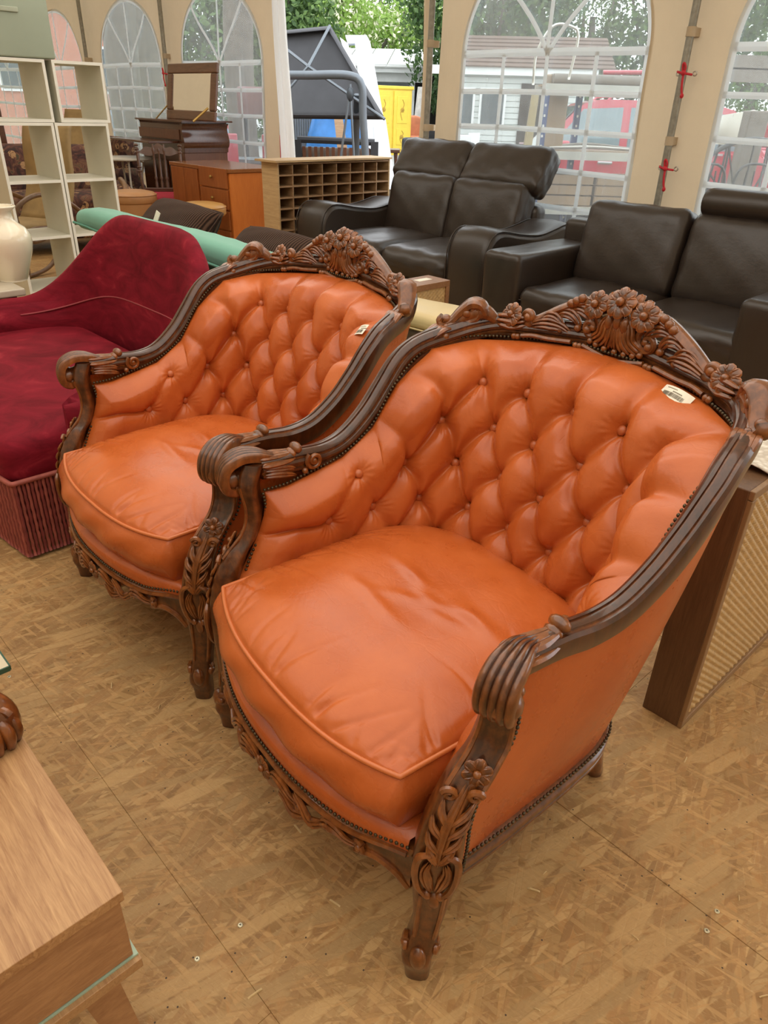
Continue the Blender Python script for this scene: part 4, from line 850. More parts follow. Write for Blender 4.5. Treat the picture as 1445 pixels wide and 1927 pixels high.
# --- pigeonhole cabinet, open side turned to +s
M_PLY = woodmat('pale_plywood', (.38, .24, .11), (.56, .39, .20), .6, (1, 1, 12), ns=3)
M_PINE = woodmat('pigeonhole_wood', (.26, .14, .065), (.40, .25, .13), .6, (1, 8, 8))
t = F('pigeonhole_cabinet', 'plywood cabinet of small open pigeonholes standing at the tent opening', 'cabinet', -5.70, 4.08, rz=0)
D_, H_ = 1.36, .945; w_ = .24
MB().box((-w_/2, .008, H_/2), (w_, .016, H_)).build('side_panel', M_PLY, t, False); MB().box((-w_/2, D_-.008, H_/2), (w_, .016, H_)).build('side_panel', M_PLY, t, False)
MB().box((-w_+.005, D_/2, H_/2), (.01, D_-.034, H_)).build('back_panel', M_PLY, t, False)
b = MB(); b.box((-.125, D_/2-.02, H_+.010), (.31, D_+.06, .016), .02); b.build('top_board', M_PLY, t, False)
sh = MB(); sh.box((0, 0, 0), (w_-.03, D_-.036, .012)); shm = sh.mesh('shelf', M_PINE, False); dv = MB(); dv.box((0, 0, 0), (w_-.034, .011, H_-.05)); dvm = dv.mesh('divider', M_PINE, False)
for k in range(11): link('shelf', shm, t, (-w_/2+.012, D_/2, .012+k*(H_-.024)/10))
for k in range(1, 8): link('divider', dvm, t, (-w_/2+.010, k*D_/8, H_/2))
# --- orange-brown chest of drawers
M_CHERRY = woodmat('cherry_veneer', (.52, .145, .026), (.64, .215, .045), .35, (1.2, 1.2, .25), .2, 6)
M_CHERRYD = woodmat('cherry_front', (.22, .060, .014), (.34, .105, .024), .35, (6, 6, .8), .2, 4)
M_CHERRYT = woodmat('cherry_top', (.20, .070, .020), (.30, .11, .034), .22, (1, 10, 10), .4, 4)
M_BRASS = plain('brass_knob', (.45, .30, .10), .3, .1, 40, Metallic=.9)
t = F('chest_of_drawers', 'orange cherry wood chest with drawers in front of the writing desk', 'chest', -7.64, 4.02)
b = MB(); b.box((.70, .30, .41), (1.09, .58, .80)); b.build('body', M_CHERRY, t, False, bevel=.003)
b = MB(); b.box((.70, .30, .83), (1.12, .62, .034)); b.build('top', M_CHERRYT, t, False, bevel=.004)
for k in range(4):
    z = .12+k*.185; q = MB().box((.97, -.004, z+.085), (.50, .02, .172)).build('drawer', M_CHERRYD, t, False, bevel=.003)
    MB().lathe([(.004, 0), (.006, .012), (.016, .018), (.014, .026), (.004, .030)], 12, (0, 0, 0), M=np.array(Euler((R(90), 0, 0)).to_matrix())).build('knob', M_BRASS, q).location = (.97, -.014, z+.09)
for x in (.30, .56): MB().box((x, -.004, .45), (.25, .02, .72)).build('door', M_CHERRYD, t, False, bevel=.003)
# --- secretary desk with its mirror lid raised
M_MAHOG = woodmat('dark_mahogany', (.050, .014, .006), (.105, .034, .013), .25, (1, 10, 10), .4)
M_MAHOGM = woodmat('mahogany_side', (.085, .030, .014), (.15, .058, .027), .4, (10, 10, 1), .1)
n = NT('mirror_glass'); n.p(Base_Color=(.9, .9, .88), Metallic=1.0, Roughness=.02); M_MIRROR = n.mat
t = F('writing_desk', 'dark wooden writing desk with fold-out flap and raised mirror lid', 'desk', -9.1, 4.50)
b = MB(); b.box((.52, .31, .44), (.98, .56, .88)); b.build('body', M_MAHOGM, t, False, bevel=.004)
b = MB(); b.prism([(.03, .90), (.03, 1.16), (.015, 1.19), (.60, 1.19), (.59, 1.15), (.565, 1.12), (.56, 1.04), (.585, .98), (.60, .93), (.60, .88), (.03, .88)], .02, 1.02, axis=0); b.build('ogee_top', M_MAHOG, t, False, bevel=.003)
prf = resample([(1.03, 0, .93), (1.055, 0, .97), (1.05, 0, 1.03), (1.025, 0, 1.09), (1.03, 0, 1.14), (1.06, 0, 1.175)], 16); b = MB(); b.prism(np.vstack([prf[:, [0, 2]], [(.99, 1.175), (.99, .93)]]), .015, .60, axis=1); b.build('side_moulding', M_MAHOG, t, 40)
MB().box((.56, .30, 1.195), (1.10, .64, .018)).build('top_edge', M_MAHOG, t, False)
MB().box((.42, -.16, .985), (.98, .36, .022)).build('writing_flap', M_MAHOG, t, False, bevel=.004)
for x in (.18, .5, .82): MB().box((x, .015, .44), (.27, .022, .70)).build('front_panel', M_MAHOG, t, False, bevel=.006)
MB().box((.5, .02, 1.06), (.94, .03, .10)).build('pigeon_drawer', M_MAHOGM, t, False, bevel=.004)
lid = bpy.data.objects.new('mirror_lid', None); COL.objects.link(lid); lid.parent = t; lid.location = (1.30, .10, 1.19); lid.rotation_euler = (R(-9), 0, 0)
fw, fh = 1.04, .56
M_WALF = woodmat('walnut_frame', (.09, .038, .018), (.17, .075, .036), .35, (1, 10, 10), .2)
for (cx, cz, sx_, sz) in ((0, .05, fw, .10), (0, fh-.05, fw, .10), (-fw/2+.055, fh/2, .11, fh-.20), (fw/2-.055, fh/2, .11, fh-.20)): MB().box((cx, 0, cz), (sx_, .04, sz)).build('lid_frame', M_WALF, lid, False, bevel=.012)
MB().box((0, .004, fh/2), (fw-.2, .02, fh-.18)).build('mirror', M_MIRROR, lid, False)
lid.location = (.98-.10, .22, 1.20)
b = MB(); b.bar((1.28, .02, 1.20), (1.34, .18, 1.33), .012, 8); b.build('lid_stay', M_BRASS, t); b = MB(); b.bar((.30, .1, 1.20), (.42, .2, 1.34), .008, 8); b.build('lid_stay', M_BRASS, t)
# --- spindle-back chair, turned to the viewer
M_CHAIRW = woodmat('chair_oak', (.060, .022, .010), (.12, .048, .022), .35, (1, 1, 8), .3)
M_REDSEAT = plain('red_seat_fabric', (.35, .012, .035), .7, .1, 20)
t = thing('spindle_chair', 'dark wooden chair with turned spindles and red seat, before the writing desk', 'chair', (-2.52, 8.52, 0), R(196)); W_ = .215
turn = [(.014, 0), (.016, .06), (.011, .09), (.018, .11), (.011, .13), (.014, .24), (.011, .36), (.019, .38), (.012, .41), (.009, .44)]
for s in (-1, 1):
    b = MB(); b.tube(resample([(s*.19, -.02, 0), (s*.20, 0, .44), (s*.212, -.03, .70), (s*.222, -.08, .95)], 20), .017, 10)
    for z in (.72, .76, .90, .93, .97): b.ball((s*(.213+(z-.7)*.04), -.03-(z-.7)*.2, z), (.024, .024, .014), 10, 6)
    b.build('back_post', M_CHAIRW, t, 50)
    b = MB(); b.lathe([(.012, 0), (.018, .10), (.022, .20), (.016, .30), (.024, .36), (.022, .45)], 12, (s*.20, .36, 0)); b.build('leg', M_CHAIRW, t, 50)
for k in range(-1, 2): MB().lathe(turn, 10, (k*.055, -.022, .545), M=np.array(Euler((R(10), 0, 0)).to_matrix())).build('spindle', M_CHAIRW, t, 50)
xs = np.linspace(-.205, .205, 31); zt_ = .950+.024*np.cos(xs/.205*np.pi)+.014*np.cos(xs/.205*np.pi*3); zb_ = .880+.012*np.cos(xs/.205*np.pi*2)
b = MB(); b.grid(np.array([np.stack([xs, -.075+0*xs, zb_], 1), np.stack([xs, -.085+0*xs, zt_], 1), np.stack([xs, -.106+0*xs, zt_], 1), np.stack([xs, -.096+0*xs, zb_], 1)]), cu=True); b.build('crest_rail', M_CHAIRW, t, 40)
MB().box((0, -.012, .540), (.40, .022, .04)).build('back_rail', M_CHAIRW, t, False, bevel=.006)
MB().box((0, .18, .44), (.42, .42, .05)).build('seat_frame', M_CHAIRW, t, False, bevel=.01)
MB().rbox((0, .18, .487), (.42, .41, .06), .028, 8, fn=cushion_fn(0, 0, .015)).build('seat', M_REDSEAT, t, 'all', .001)
# --- round stools
M_TAN = leathermat('tan_leather', (.44, .22, .09), .42, .1); M_MUST = leathermat('mustard_leather', (.50, .27, .075), .42, .1)
def stool(name, label, s, d, mat, r, zt, leg):
    t = F(name, label, 'stool', s, d, 'round leather stools')
    MB().lathe([(.01, zt-.10), (r*.95, zt-.10), (r, zt-.085), (r*1.005, zt-.04), (r*.985, zt-.022), (r*.90, zt-.004), (r*.6, zt+.010), (.01, zt+.014)], 40).build('seat', mat, t, 60)
    c, sn = clock(40); MB().tube(np.stack([c*r, sn*r, 0*c+zt-.024], 1), .005, 6, closed=True).build('piping', mat, t, 'all')
    if leg == 'pedestal':
        MB().lathe([(.20, 0), (.20, .012), (.03, .03), (.028, zt-.12), (.10, zt-.10)], 24).build('pedestal', M_DARK, t, 40)
    else:
        MB().lathe([(r*.93, zt-.20), (r*.96, zt-.10)], 36).build('apron_band', mat, t, 40)
        for k in range(4): MB().tube([(.16*math.cos(k*1.571+.4), .16*math.sin(k*1.571+.4), zt-.12), (.19*math.cos(k*1.571+.4), .19*math.sin(k*1.571+.4), 0)], .016, 8).build('leg', M_CHAIRW, t)
stool('round_stool', 'round tan leather stool behind the teal sofa, near the white shelf', -7.29, 3.46, M_TAN, .235, .605, 'legs')
stool('round_stool', 'round mustard leather stool with a black stem before the cherry wood chest', -6.43, 3.72, M_MUST, .225, .565, 'pedestal')
# --- white metal table
M_WHITE = plain('white_enamel', (.72, .69, .60), .45, .06)
t = thing('bistro_table', 'small round white metal table behind the white shelf', 'table', (-3.16, 9.32, 0))
MB().lathe([(.01, .772), (.29, .772), (.31, .782), (.31, .796), (.29, .80), (.01, .80)], 36).build('table_top', M_WHITE, t, 40)
for k in range(4):
    a = k*1.571+.5; P = resample([(.05*math.cos(a), .05*math.sin(a), .765), (.20*math.cos(a), .20*math.sin(a), .745), (.17*math.cos(a), .17*math.sin(a), .55), (.20*math.cos(a), .20*math.sin(a), 0)], 18); MB().tube(P, .011, 8).build('leg', M_WHITE, t)
# --- white cube shelves, seen through
M_SHELF = plain('white_laminate', (.66, .64, .53), .45, .05, 3); M_EDGE = plain('white_edge', (.80, .79, .72), .5, .04, 8)
def cube_unit(name, label, y0, w, zs):
    """open box unit, front turned to +s; y runs along the row"""
    t = F(name, label, 'shelf', -5.53, 1.88, 'white cube shelf units'); dp, th = .42, .018
    for y in (y0+th/2, y0+w-th/2):
        q = MB().box((-dp/2, y, (zs[0]+zs[-1])/2), (dp, th, zs[-1]-zs[0])).build('side_panel', M_SHELF, t, False)
        MB().box((.002, y, (zs[0]+zs[-1])/2), (.004, th, zs[-1]-zs[0])).build('edge_band', M_EDGE, q, False)
    for z in zs:
        zc = min(max(z, zs[0]+th/2), zs[-1]-th/2)
        q = MB().box((-dp/2, y0+w/2, zc), (dp, w-2*th, th)).build('shelf_board', M_SHELF, t, False); MB().box((.002, y0+w/2, zc), (.004, w-2*th, th)).build('edge_band', M_EDGE, q, False)
    return t
cube_unit('cube_shelf', 'upper white cube shelf directly under the grey-green storage box', -.105, .372, (1.245, 1.605))
u2 = cube_unit('cube_shelf', 'upper white cube shelf set apart, nearest the arched windows', .312, .345, (1.245, 1.605)); 
cube_unit('cube_shelf', 'tall white open shelf below the storage box, behind the white vase', -.12, .375, (.0, .165, .525, .885, 1.243))
cube_unit('cube_shelf', 'tall white open shelf beside the teal sofa end', .262, .375, (.0, .165, .525, .885, 1.243))
# extra lower-left neighbour cut by the frame
M_SAGE = plain('sage_card', (.33, .38, .30), .7, .05, 3)
t = F('storage_box', 'grey-green fabric storage box with a pull strap, topmost at left', 'box', -5.53, 1.88)
b = MB(); b.rbox((-.19, .115, 1.778), (.40, .46, .34), .012, 4); b.build('box_body', M_SAGE, t, 50, .001)
b = MB(); b.rbox((.016, .09, 1.86), (.012, .13, .028), .005, 4); b.build('pull_strap', plain('sage_strap', (.40, .44, .35), .7), t, 50, .001)
# --- vase on its stone table
n = NT('glazed_ceramic'); n.p(Base_Color=(.80, .72, .56), Roughness=.12, Coat_Weight=.6, Coat_Roughness=.05); M_CER = n.mat
t = thing('ceramic_vase', 'glossy cream ceramic vase standing on the stone table', 'vase', (-1.895, 3.69, .590))
MB().lathe([(q[0]*1.14, q[1]*1.0) for q in [(.055, .0), (.062, .012), (.075, .06), (.098, .13), (.107, .18), (.104, .215), (.088, .245), (.062, .268), (.050, .283), (.046, .31), (.050, .325), (.064, .336), (.068, .341), (.066, .347), (.052, .345), (.044, .325), (.040, .29)]], 44).build('body', M_CER, t, 'all')
c, sn = clock(44); MB().tube(np.stack([c*.059, sn*.059, 0*c+.006], 1), .004, 6, closed=True).build('foot_band', M_BRASS, t, 'all')
M_STONE = plain('pale_marble', (.52, .47, .38), .3, .15, 9)
t = thing('stone_table', 'low table with a pale stone top under the cream vase', 'table', (-2.22, 3.62, 0), A46)
MB().rbox((0, 0, .572), (.78, .52, .035), .008, 4).build('stone_top', M_STONE, t, 50, .001)
for x in (-.33, .33):
    for y in (-.2, .2): MB().box((x, y, .277), (.05, .05, .555)).build('leg', M_DARK, t, False)
for y in (-.2, .2): MB().box((0, y, .51), (.61, .03, .06)).build('apron_rail', M_DARK, t, False)
# --- small cane speaker box and cream topped bench behind the armchairs
M_CANE = plain('woven_cane', (.50, .33, .145), .5, .15, 40); M_CANED = plain('cane_backing', (.20, .11, .045), .8)
M_BOXW = woodmat('teak_box', (.21, .095, .040), (.33, .165, .075), .4, (1, 10, 10), .1)
def weave(mb, W_, H_, nx, nz, org, ex, ez, nn, dep=.0022):
    """wicker: upright stakes with weft rows over and under them"""
    org, ex, ez, nn = [np.array(q, float) for q in (org, ex, ez, nn)]
    X = np.linspace(0, W_, nx*4+1); Z = np.linspace(0, H_, nz*3+1); XX, ZZ = np.meshgrid(X, Z, indexing='ij')
    row = np.floor(ZZ/H_*nz*.9999); h = dep*(.35+.65*np.cos(np.pi*XX/W_*nx+np.pi*row))*np.abs(np.sin(np.pi*ZZ/H_*nz))**.6
    mb.grid(org+XX[..., None]*ex+ZZ[..., None]*ez+h[..., None]*nn)
t = F('cane_box', 'small teak box with a woven cane front, between chair and dark sofa', 'box', -2.97, 2.86)
MB().box((-.085, .245, .25), (.17, .49, .50)).build('case', M_BOXW, t, False, bevel=.003)
for (y, z, sy, sz) in ((.245, .482, .49, .035), (.245, .018, .49, .035), (.015, .25, .03, .43), (.475, .25, .03, .43)): MB().box((.006, y, z), (.014, sy, sz)).build('frame', M_BOXW, t, False, bevel=.002)
b = MB(); weave(b, .43, .43, 26, 34, (.003, .03, .036), (0, 1, 0), (0, 0, 1), (1, 0, 0)); b.build('cane_panel', M_CANE, t, 'all')
MB().box((-.09, .36, .5005), (.05, .11, .001)).build('paper_note', M_PAPER, t, False)
M_CREAM = leathermat('cream_vinyl', (.62, .49, .25), .45, .05); M_BENCH = plain('brown_vinyl', (.13, .085, .055), .5)
t = F('cushion_bench', 'brown bench with a cream padded top behind the nearer armchair', 'bench', -2.62, 2.71)
MB().rbox((-.10, .155, .19), (.72, .29, .36), .02, 6).build('base', M_BENCH, t, 50, .001)
b = MB(); b.rbox((-.09, .165, .415), (.78, .34, .085), .035, 12, fn=lambda Q, u, n: Q+np.stack([.012*(np.abs(u[..., 1]) > .7)*(np.abs(u[..., 0]) > .8)*np.sign(u[..., 0]), 0*u[..., 0], .008*np.sin(u[..., 0]*3)+.014*(1-u[..., 1]**2)], -1)); o = b.build('padded_top', M_CREAM, t, 'all', .001)
MB().tube(np.array([(x, -.004, .385+.004*math.sin(x*6)) for x in np.linspace(-.46, .28, 24)]), .005, 6).build('welt', M_CREAM, o, 'all')
# --- rattan cabinet behind the nearer armchair
M_RFR = woodmat('dark_oak_edge', (.090, .042, .018), (.16, .080, .036), .5, (14, 14, 1), .0)
M_RFR2 = woodmat('oak_frame', (.22, .125, .055), (.32, .19, .09), .5, (10, 10, 1), .0)
t = F('rattan_cabinet', 'tall narrow cabinet faced in woven rattan behind the nearer armchair', 'cabinet', -.445, 1.522)
MB().box((-.05, .40, .35), (.10, .80, .70)).build('case', M_RFR, t, False, bevel=.003)
for (y, z, sy, sz) in ((.40, .690, .80, .022), (.40, .012, .80, .024), (.011, .351, .022, .654), (.789, .351, .022, .654)): MB().box((.005, y, z), (.012, sy, sz)).build('frame', M_RFR2, t, False, bevel=.002)
b = MB(); weave(b, .754, .655, 58, 64, (.002, .023, .024), (0, 1, 0), (0, 0, 1), (1, 0, 0), .0048); b.build('rattan_panel', M_CANE, t, 'all')
t = F('lace_cloth', 'white crocheted cloth lying over the top of the rattan cabinet', 'cloth', -.445, 1.522)
n = NT('white_crochet'); vo = n.node('ShaderNodeTexVoronoi', {'Vector': n.coord(), 'Scale': 70}).outputs['Distance']; n.p(Base_Color=n.ramp(vo, [(.2, (.80, .77, .70)), (.7, (.55, .50, .42))]), Roughness=.9); n.bump(vo, .8, .004); M_LACE = n.mat
b = MB(); xs = np.linspace(-.098, .010, 16); ys = np.linspace(.10, .78, 50)
b.grid(np.array([[(x, y, .7045+.004*math.sin(y*40+x*30)+.010*math.exp(-((x+.04)/.05)**2)) for y in ys] for x in xs])); o = b.build('cloth', M_LACE, t, 'all'); m_ = o.modifiers.new('thick', 'SOLIDIFY'); m_.thickness = .003; m_.offset = 1
# --- sideboard in the corner with what stands on it
M_OAKT = woodmat('limed_oak', (.27, .125, .048), (.52, .31, .145), .45, (1.3, 18, 18), ns=5, bump=.25)
M_OAKE = woodmat('oak_edge', (.30, .16, .07), (.46, .28, .13), .5, (1.3, 30, 30), ns=6)
M_OAKS = woodmat('oak_end', (.26, .125, .055), (.44, .245, .115), .5, (2, 3, 14), ns=4, bump=.2)
M_GLASSG = NT('green_edge_glass'); M_GLASSG.p(Base_Color=(.62, .82, .66), Roughness=.08, Transmission_Weight=.5, IOR=1.45); M_GLASSG = M_GLASSG.mat
t = F('low_sideboard', 'low oak sideboard on splayed legs at the lower left', 'sideboard', -.634, .16)
MB().box((-.90, -.21, .4905), (1.80, .42, .019)).build('top', M_OAKT, t, False, bevel=.0012)
MB().box((-.014, -.205, .418), (.018, .40, .126)).build('end_panel', M_OAKS, t, False, bevel=.001); MB().box((-1.78, -.205, .418), (.018, .40, .126)).build('end_panel', M_OAKS, t, False)
MB().box((-.90, -.013, .418), (1.75, .016, .126)).build('back_panel', M_OAKS, t, False); MB().box((-.90, -.40, .418), (1.75, .016, .126)).build('front_panel', M_OAKS, t, False)
MB().box((-.903, -.211, .352), (1.800, .424, .003)).build('glass_line', M_GLASSG, t, False); MB().box((-.895, -.208, .3405), (1.800, .420, .019)).build('bottom_board', M_OAKE, t, False, bevel=.001)
for (x, y, dx, dy) in ((-.14, -.06, .08, .04), (-.14, -.36, .08, -.04), (-1.66, -.06, -.08, .04), (-1.66, -.36, -.08, -.04)):
    b = MB(); G = [[(x+ox*w+dx*k, y+oy*w+dy*k, z) for ox, oy in ((-1, -1), (1, -1), (1, 1), (-1, 1))] for k, w, z in ((0, .034, .331), (1, .018, 0))]; b.grid(np.array(G), cv=True); b.f.append((4, 5, 6, 7)); b.m.append(0); b.build('leg', M_OAKS, t, False)
t = F('carved_table', 'carved dark wooden claw foot of a small table standing on the sideboard', 'table', -1.0, .125, z=.5)
b = MB(); P = resample([(0, .0, .0), (0, .002, .012), (-.005, .010, .035), (-.012, .004, .060), (-.05, -.03, .10), (-.10, -.06, .18), (-.13, -.08, .24)], 40)
b.tube(P, np.interp(np.linspace(0, 1, 40), [0, .06, .14, .24, .32, .5, 1], [.024, .031, .034, .030, .023, .018, .020]), 16)
for k, a in enumerate((-.9, -.3, .3, .9)):
    c_, s_ = math.cos(a+.75), math.sin(a+.75); b.tube(resample([(c_*.012, s_*.012, .056), (c_*.028, s_*.028, .045), (c_*.034, s_*.034, .024), (c_*.030, s_*.030, .004)], 14), np.interp(np.linspace(0, 1, 14), [0, .5, 1], [.008, .011, .007]), 8)
b.tube(spiral((.010, .016, .052), (.8, .6, 0), (0, 0, 1), .018, .004, 1.4, 22, .5), .006, 7); b.ball((.014, .019, .052), .009, 8, 6)
b.build('leg', M_CARVED, t, 50)
b = MB(); P = resample([(-.26, -.16, .0), (-.25, -.155, .05), (-.20, -.12, .12), (-.16, -.10, .24)], 20); b.tube(P, .024, 12); b.build('leg', M_CARVED, t, 50)
MB().lathe([(.01, .235), (.13, .235), (.14, .245), (.13, .255), (.01, .258)], 32, (-.15, -.09, 0)).build('table_top', M_CARVED, t, 40)
t = F('stone_slab', 'pale stone slab with a dark green edge lying on the sideboard', 'slab', -1.16, .20, z=.5)
MB().box((-.20, -.13, .006), (.40, .26, .010)).build('slab', plain('pale_slab', (.66, .60, .44), .3, .06), t, False, bevel=.001)
MB().box((-.20, .001, .006), (.40, .003, .010)).build('green_edge', plain('green_glass_edge', (.03, .10, .07), .2), t, False); MB().box((.001, -.13, .006), (.003, .26, .010)).build('green_edge', plain('green_glass_edge', (.03, .10, .07), .2), t, False)
# --- old seating and a glazed cabinet beyond the white shelves
def mk_floral():
    n = NT('floral_tapestry'); v = n.coord(); a = n.noise(v, 9, 4, .6, 1.5); vo = n.node('ShaderNodeTexVoronoi', {'Vector': v, 'Scale': 9}, feature='F1').outputs['Distance']; b_ = n.noise(v, 22, 3, .6, 2)
    col = n.ramp(a, [(.38, (.030, .014, .012)), (.5, (.085, .030, .022)), (.58, (.16, .075, .040)), (.66, (.060, .050, .028))]); fl = n.math('MULTIPLY', n.math('LESS_THAN', vo, .34), n.math('GREATER_THAN', b_, .47))
    n.p(Base_Color=n.mix(n.math('MULTIPLY', fl, .8), col, (.42, .25, .12)), Roughness=.85); return n.mat
M_FLORAL = mk_floral(); M_PEACH = plain('ochre_plush', (.33, .22, .09), .8, .15, 10)
M_BENT = woodmat('bentwood', (.14, .070, .030), (.24, .135, .065), .4, (3, 3, 3))
def floral_sofa(label, loc, rz, w):
    t = thing('floral_sofa', label, 'sofa', loc, rz, 'dark floral sofas')
    MB().rbox((0, .40, .30), (w, .80, .30), .05, 8).build('base', M_FLORAL, t, 'all', .001)
    for k in range(2):
        x = (k-.5)*(w-.40)/2*1.0; MB().rbox((x, .36, .47), ((w-.40)/2-.01, .66, .16), .06, 8, fn=cushion_fn(0, .01, .02)).build('seat_cushion', M_FLORAL, t, 'all', .001); MB().rbox((x, .72, .72), ((w-.40)/2-.01, .22, .50), .09, 8, M=lean(R(-10)), fn=cushion_fn(0, .03, 0)).build('back_cushion', M_FLORAL, t, 'all', .001)
    for s in (-1, 1):
        MB().rbox((s*(w/2-.10), .38, .45), (.20, .80, .36), .09, 8).build('arm', M_FLORAL, t, 'all', .001)
        MB().tube(resample([(s*(w/2-.10), -.02, .10), (s*(w/2-.10), -.05, .40), (s*(w/2-.10), -.02, .62), (s*(w/2-.10), .40, .66)], 20), .028, 8).build('wood_trim', M_BENT, t, 'all')
        for y in (.06, .74): MB().lathe([(.02, 0), (.03, .16)], 10, (s*(w/2-.10), y, 0)).build('leg', M_BENT, t)
    MB().rbox((0, .80, .45), (w-.3, .12, .70), .05, 6).build('back', M_FLORAL, t, 'all', .001)
floral_sofa('dark floral tapestry sofa seen through the lower white shelves', (-3.28, 7.55, 0), R(24), 1.5)
floral_sofa('dark floral tapestry sofa against the tent wall behind the white bistro table', (-4.35, 10.05, 0), A46+.1, 1.7)
t = thing('rocking_chair', 'bentwood rocking chair with ochre upholstery seen through the white shelf', 'chair', (-2.98, 6.30, 0), R(160))
for s in (-1, 1):
    P = resample([(s*.24, .55, .05), (s*.24, .1, .015), (s*.24, -.35, .06), (s*.24, -.5, .30), (s*.24, -.25, .60), (s*.24, .10, .72), (s*.24, .38, .62), (s*.24, .30, .40), (s*.24, .05, .42), (s*.24, -.2, .52)], 60); MB().tube(P, .019, 8).build('bent_side', M_BENT, t, 'all')
    MB().tube(resample([(s*.24, .40, .04), (s*.24, .30, .45), (s*.24, -.1, .45)], 20), .018, 8).build('leg', M_BENT, t, 'all')
MB().rbox((0, .12, .46), (.46, .50, .10), .04, 8).build('seat', M_PEACH, t, 'all', .001)
b = MB(); b.grid(np.array([[(x, -.14-.30*v-.05*math.sin(v*5), .46+.74*v) for v in np.linspace(0, 1, 16)] for x in (-.23, -.12, 0, .12, .23)])); o = b.build('back', M_PEACH, t, 'all'); m_ = o.modifiers.new('thick', 'SOLIDIFY'); m_.thickness = .05
MB().tube([(-.24, .42, .20), (.24, .42, .20)], .014, 8).build('stretcher', M_BENT, t)
t = thing('high_back_chair', 'ochre upholstered high-back chair behind the second white shelf', 'chair', (-3.75, 9.0, 0), R(160))
b = MB(); b.grid(np.array([[(x, -.20-.22*v+.06*math.sin(v*4.5), .40+.85*v) for v in np.linspace(0, 1, 18)] for x in np.linspace(-.24, .24, 7)])); o = b.build('back', M_PEACH, t, 'all'); m_ = o.modifiers.new('thick', 'SOLIDIFY'); m_.thickness = .07
MB().rbox((0, .05, .42), (.52, .52, .14), .05, 8).build('seat', M_PEACH, t, 'all', .001)
for x in (-.2, .2):
    for y in (-.15, .25): MB().lathe([(.018, 0), (.026, .36)], 10, (x, y, 0)).build('leg', M_BENT, t)
t = thing('display_cabinet', 'tall dark carved cabinet with glass doors behind the white shelves', 'cabinet', (-4.55, 8.2, 0), R(38))
MB().box((0, .24, .42), (1.10, .46, .84)).build('lower_case', M_MAHOG, t, False, bevel=.008)
for x in (-.27, .27):
    q = MB().box((x, .0, .42), (.48, .03, .70)).build('door', M_MAHOGM, t, False, bevel=.012)
    b = MB(); b.tube(resample([(x-.16, -.02, .25), (x-.08, -.02, .62), (x, -.02, .50), (x+.08, -.02, .62), (x+.16, -.02, .25)], 30), .014, 8); flower(b, (x, -.02, .42), (0, -1, 0), (0, 0, 1), .06, 8); b.build('door_carving', M_MAHOG, q, 50)
MB().box((0, .24, .87), (1.16, .50, .05)).build('waist_moulding', M_MAHOG, t, False, bevel=.008)
MB().box((0, .44, 1.48), (1.06, .03, 1.20)).build('back_panel', M_MAHOG, t, False)
for x in (-.52, 0, .52): MB().box((x, .10, 1.48), (.07, .04, 1.20)).build('stile', M_MAHOG, t, False, bevel=.006)
for x in (-.53, .53): MB().box((x, .27, 1.48), (.03, .34, 1.20)).build('side_panel', M_MAHOGM, t, False)
for z in (1.22, 1.58): MB().box((0, .27, z), (1.02, .30, .014)).build('shelf', M_MAHOG, t, False)
M_PANE = NT('cabinet_glass'); M_PANE.p(Base_Color=(.8, .85, .85), Roughness=.03, Transmission_Weight=.95, IOR=1.1); M_PANE = M_PANE.mat
for x in (-.26, .26): MB().box((x, .10, 1.48), (.45, .006, 1.12)).build('pane', M_PANE, t, False)
b = MB(); b.prism([(-.62, 2.06), (.62, 2.06), (.60, 2.14), (.35, 2.20), (0, 2.32), (-.35, 2.20), (-.60, 2.14)], -.02, .48, axis=1); b.build('cornice', M_MAHOG, t, False, bevel=.008)
for (x, z, lb) in ((-.25, 1.227, 'white cup on the lower glazed shelf of the carved cabinet'), (.22, 1.587, 'white cup on the upper glazed shelf of the carved cabinet')):
    ca, sa = math.cos(R(38)), math.sin(R(38)); o = MB().lathe([(.02, 0), (.04, .01), (.05, .07), (.045, .07), (.035, .015), (.005, .012)], 20).build('cup', M_CER, None, 50); o.location = (-4.55+ca*x-sa*.27, 8.2+sa*x+ca*.27, z); tag(o, lb, 'cup', 'cups in the glazed cabinet')
# ---------------------------------------------------------------- the yard outside
M_ASPH = plain('asphalt_yard', (.30, .30, .29), .85, .12, 3)
b = MB(); b.grid(np.array([[(x, y, -.06) for y in np.linspace(-30, 90, 3)] for x in np.linspace(-60, 60, 3)])); struct(b.build('ground', M_ASPH, None, False))
def leafmat(name, a, c):
    n = NT(name); f = n.node('ShaderNodeObjectInfo').outputs['Random']; g = n.noise(n.coord('Object'), 1.3, 3); h = n.noise(n.coord('Object'), 14, 2)
    n.p(Base_Color=n.ramp(n.math('MULTIPLY_ADD', h, .5, n.math('MULTIPLY', g, .5)), [(.35, a), (.65, c)]), Roughness=.6)
    tr = n.node('ShaderNodeBsdfTranslucent', {'Color': c}); mx = n.node('ShaderNodeMixShader', {0: .3, 1: n.b.outputs[0], 2: tr.outputs[0]}); n.t.links.new(mx.outputs[0], n.out.inputs[0]); return n.mat
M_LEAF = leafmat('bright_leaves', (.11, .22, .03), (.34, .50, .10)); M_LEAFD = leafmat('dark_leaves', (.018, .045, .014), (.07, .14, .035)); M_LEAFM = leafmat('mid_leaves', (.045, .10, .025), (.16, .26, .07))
M_BLOS = plain('cream_blossom', (.78, .76, .56), .8, .06); M_BARK = plain('grey_bark', (.13, .11, .09), .9, .3, 8)
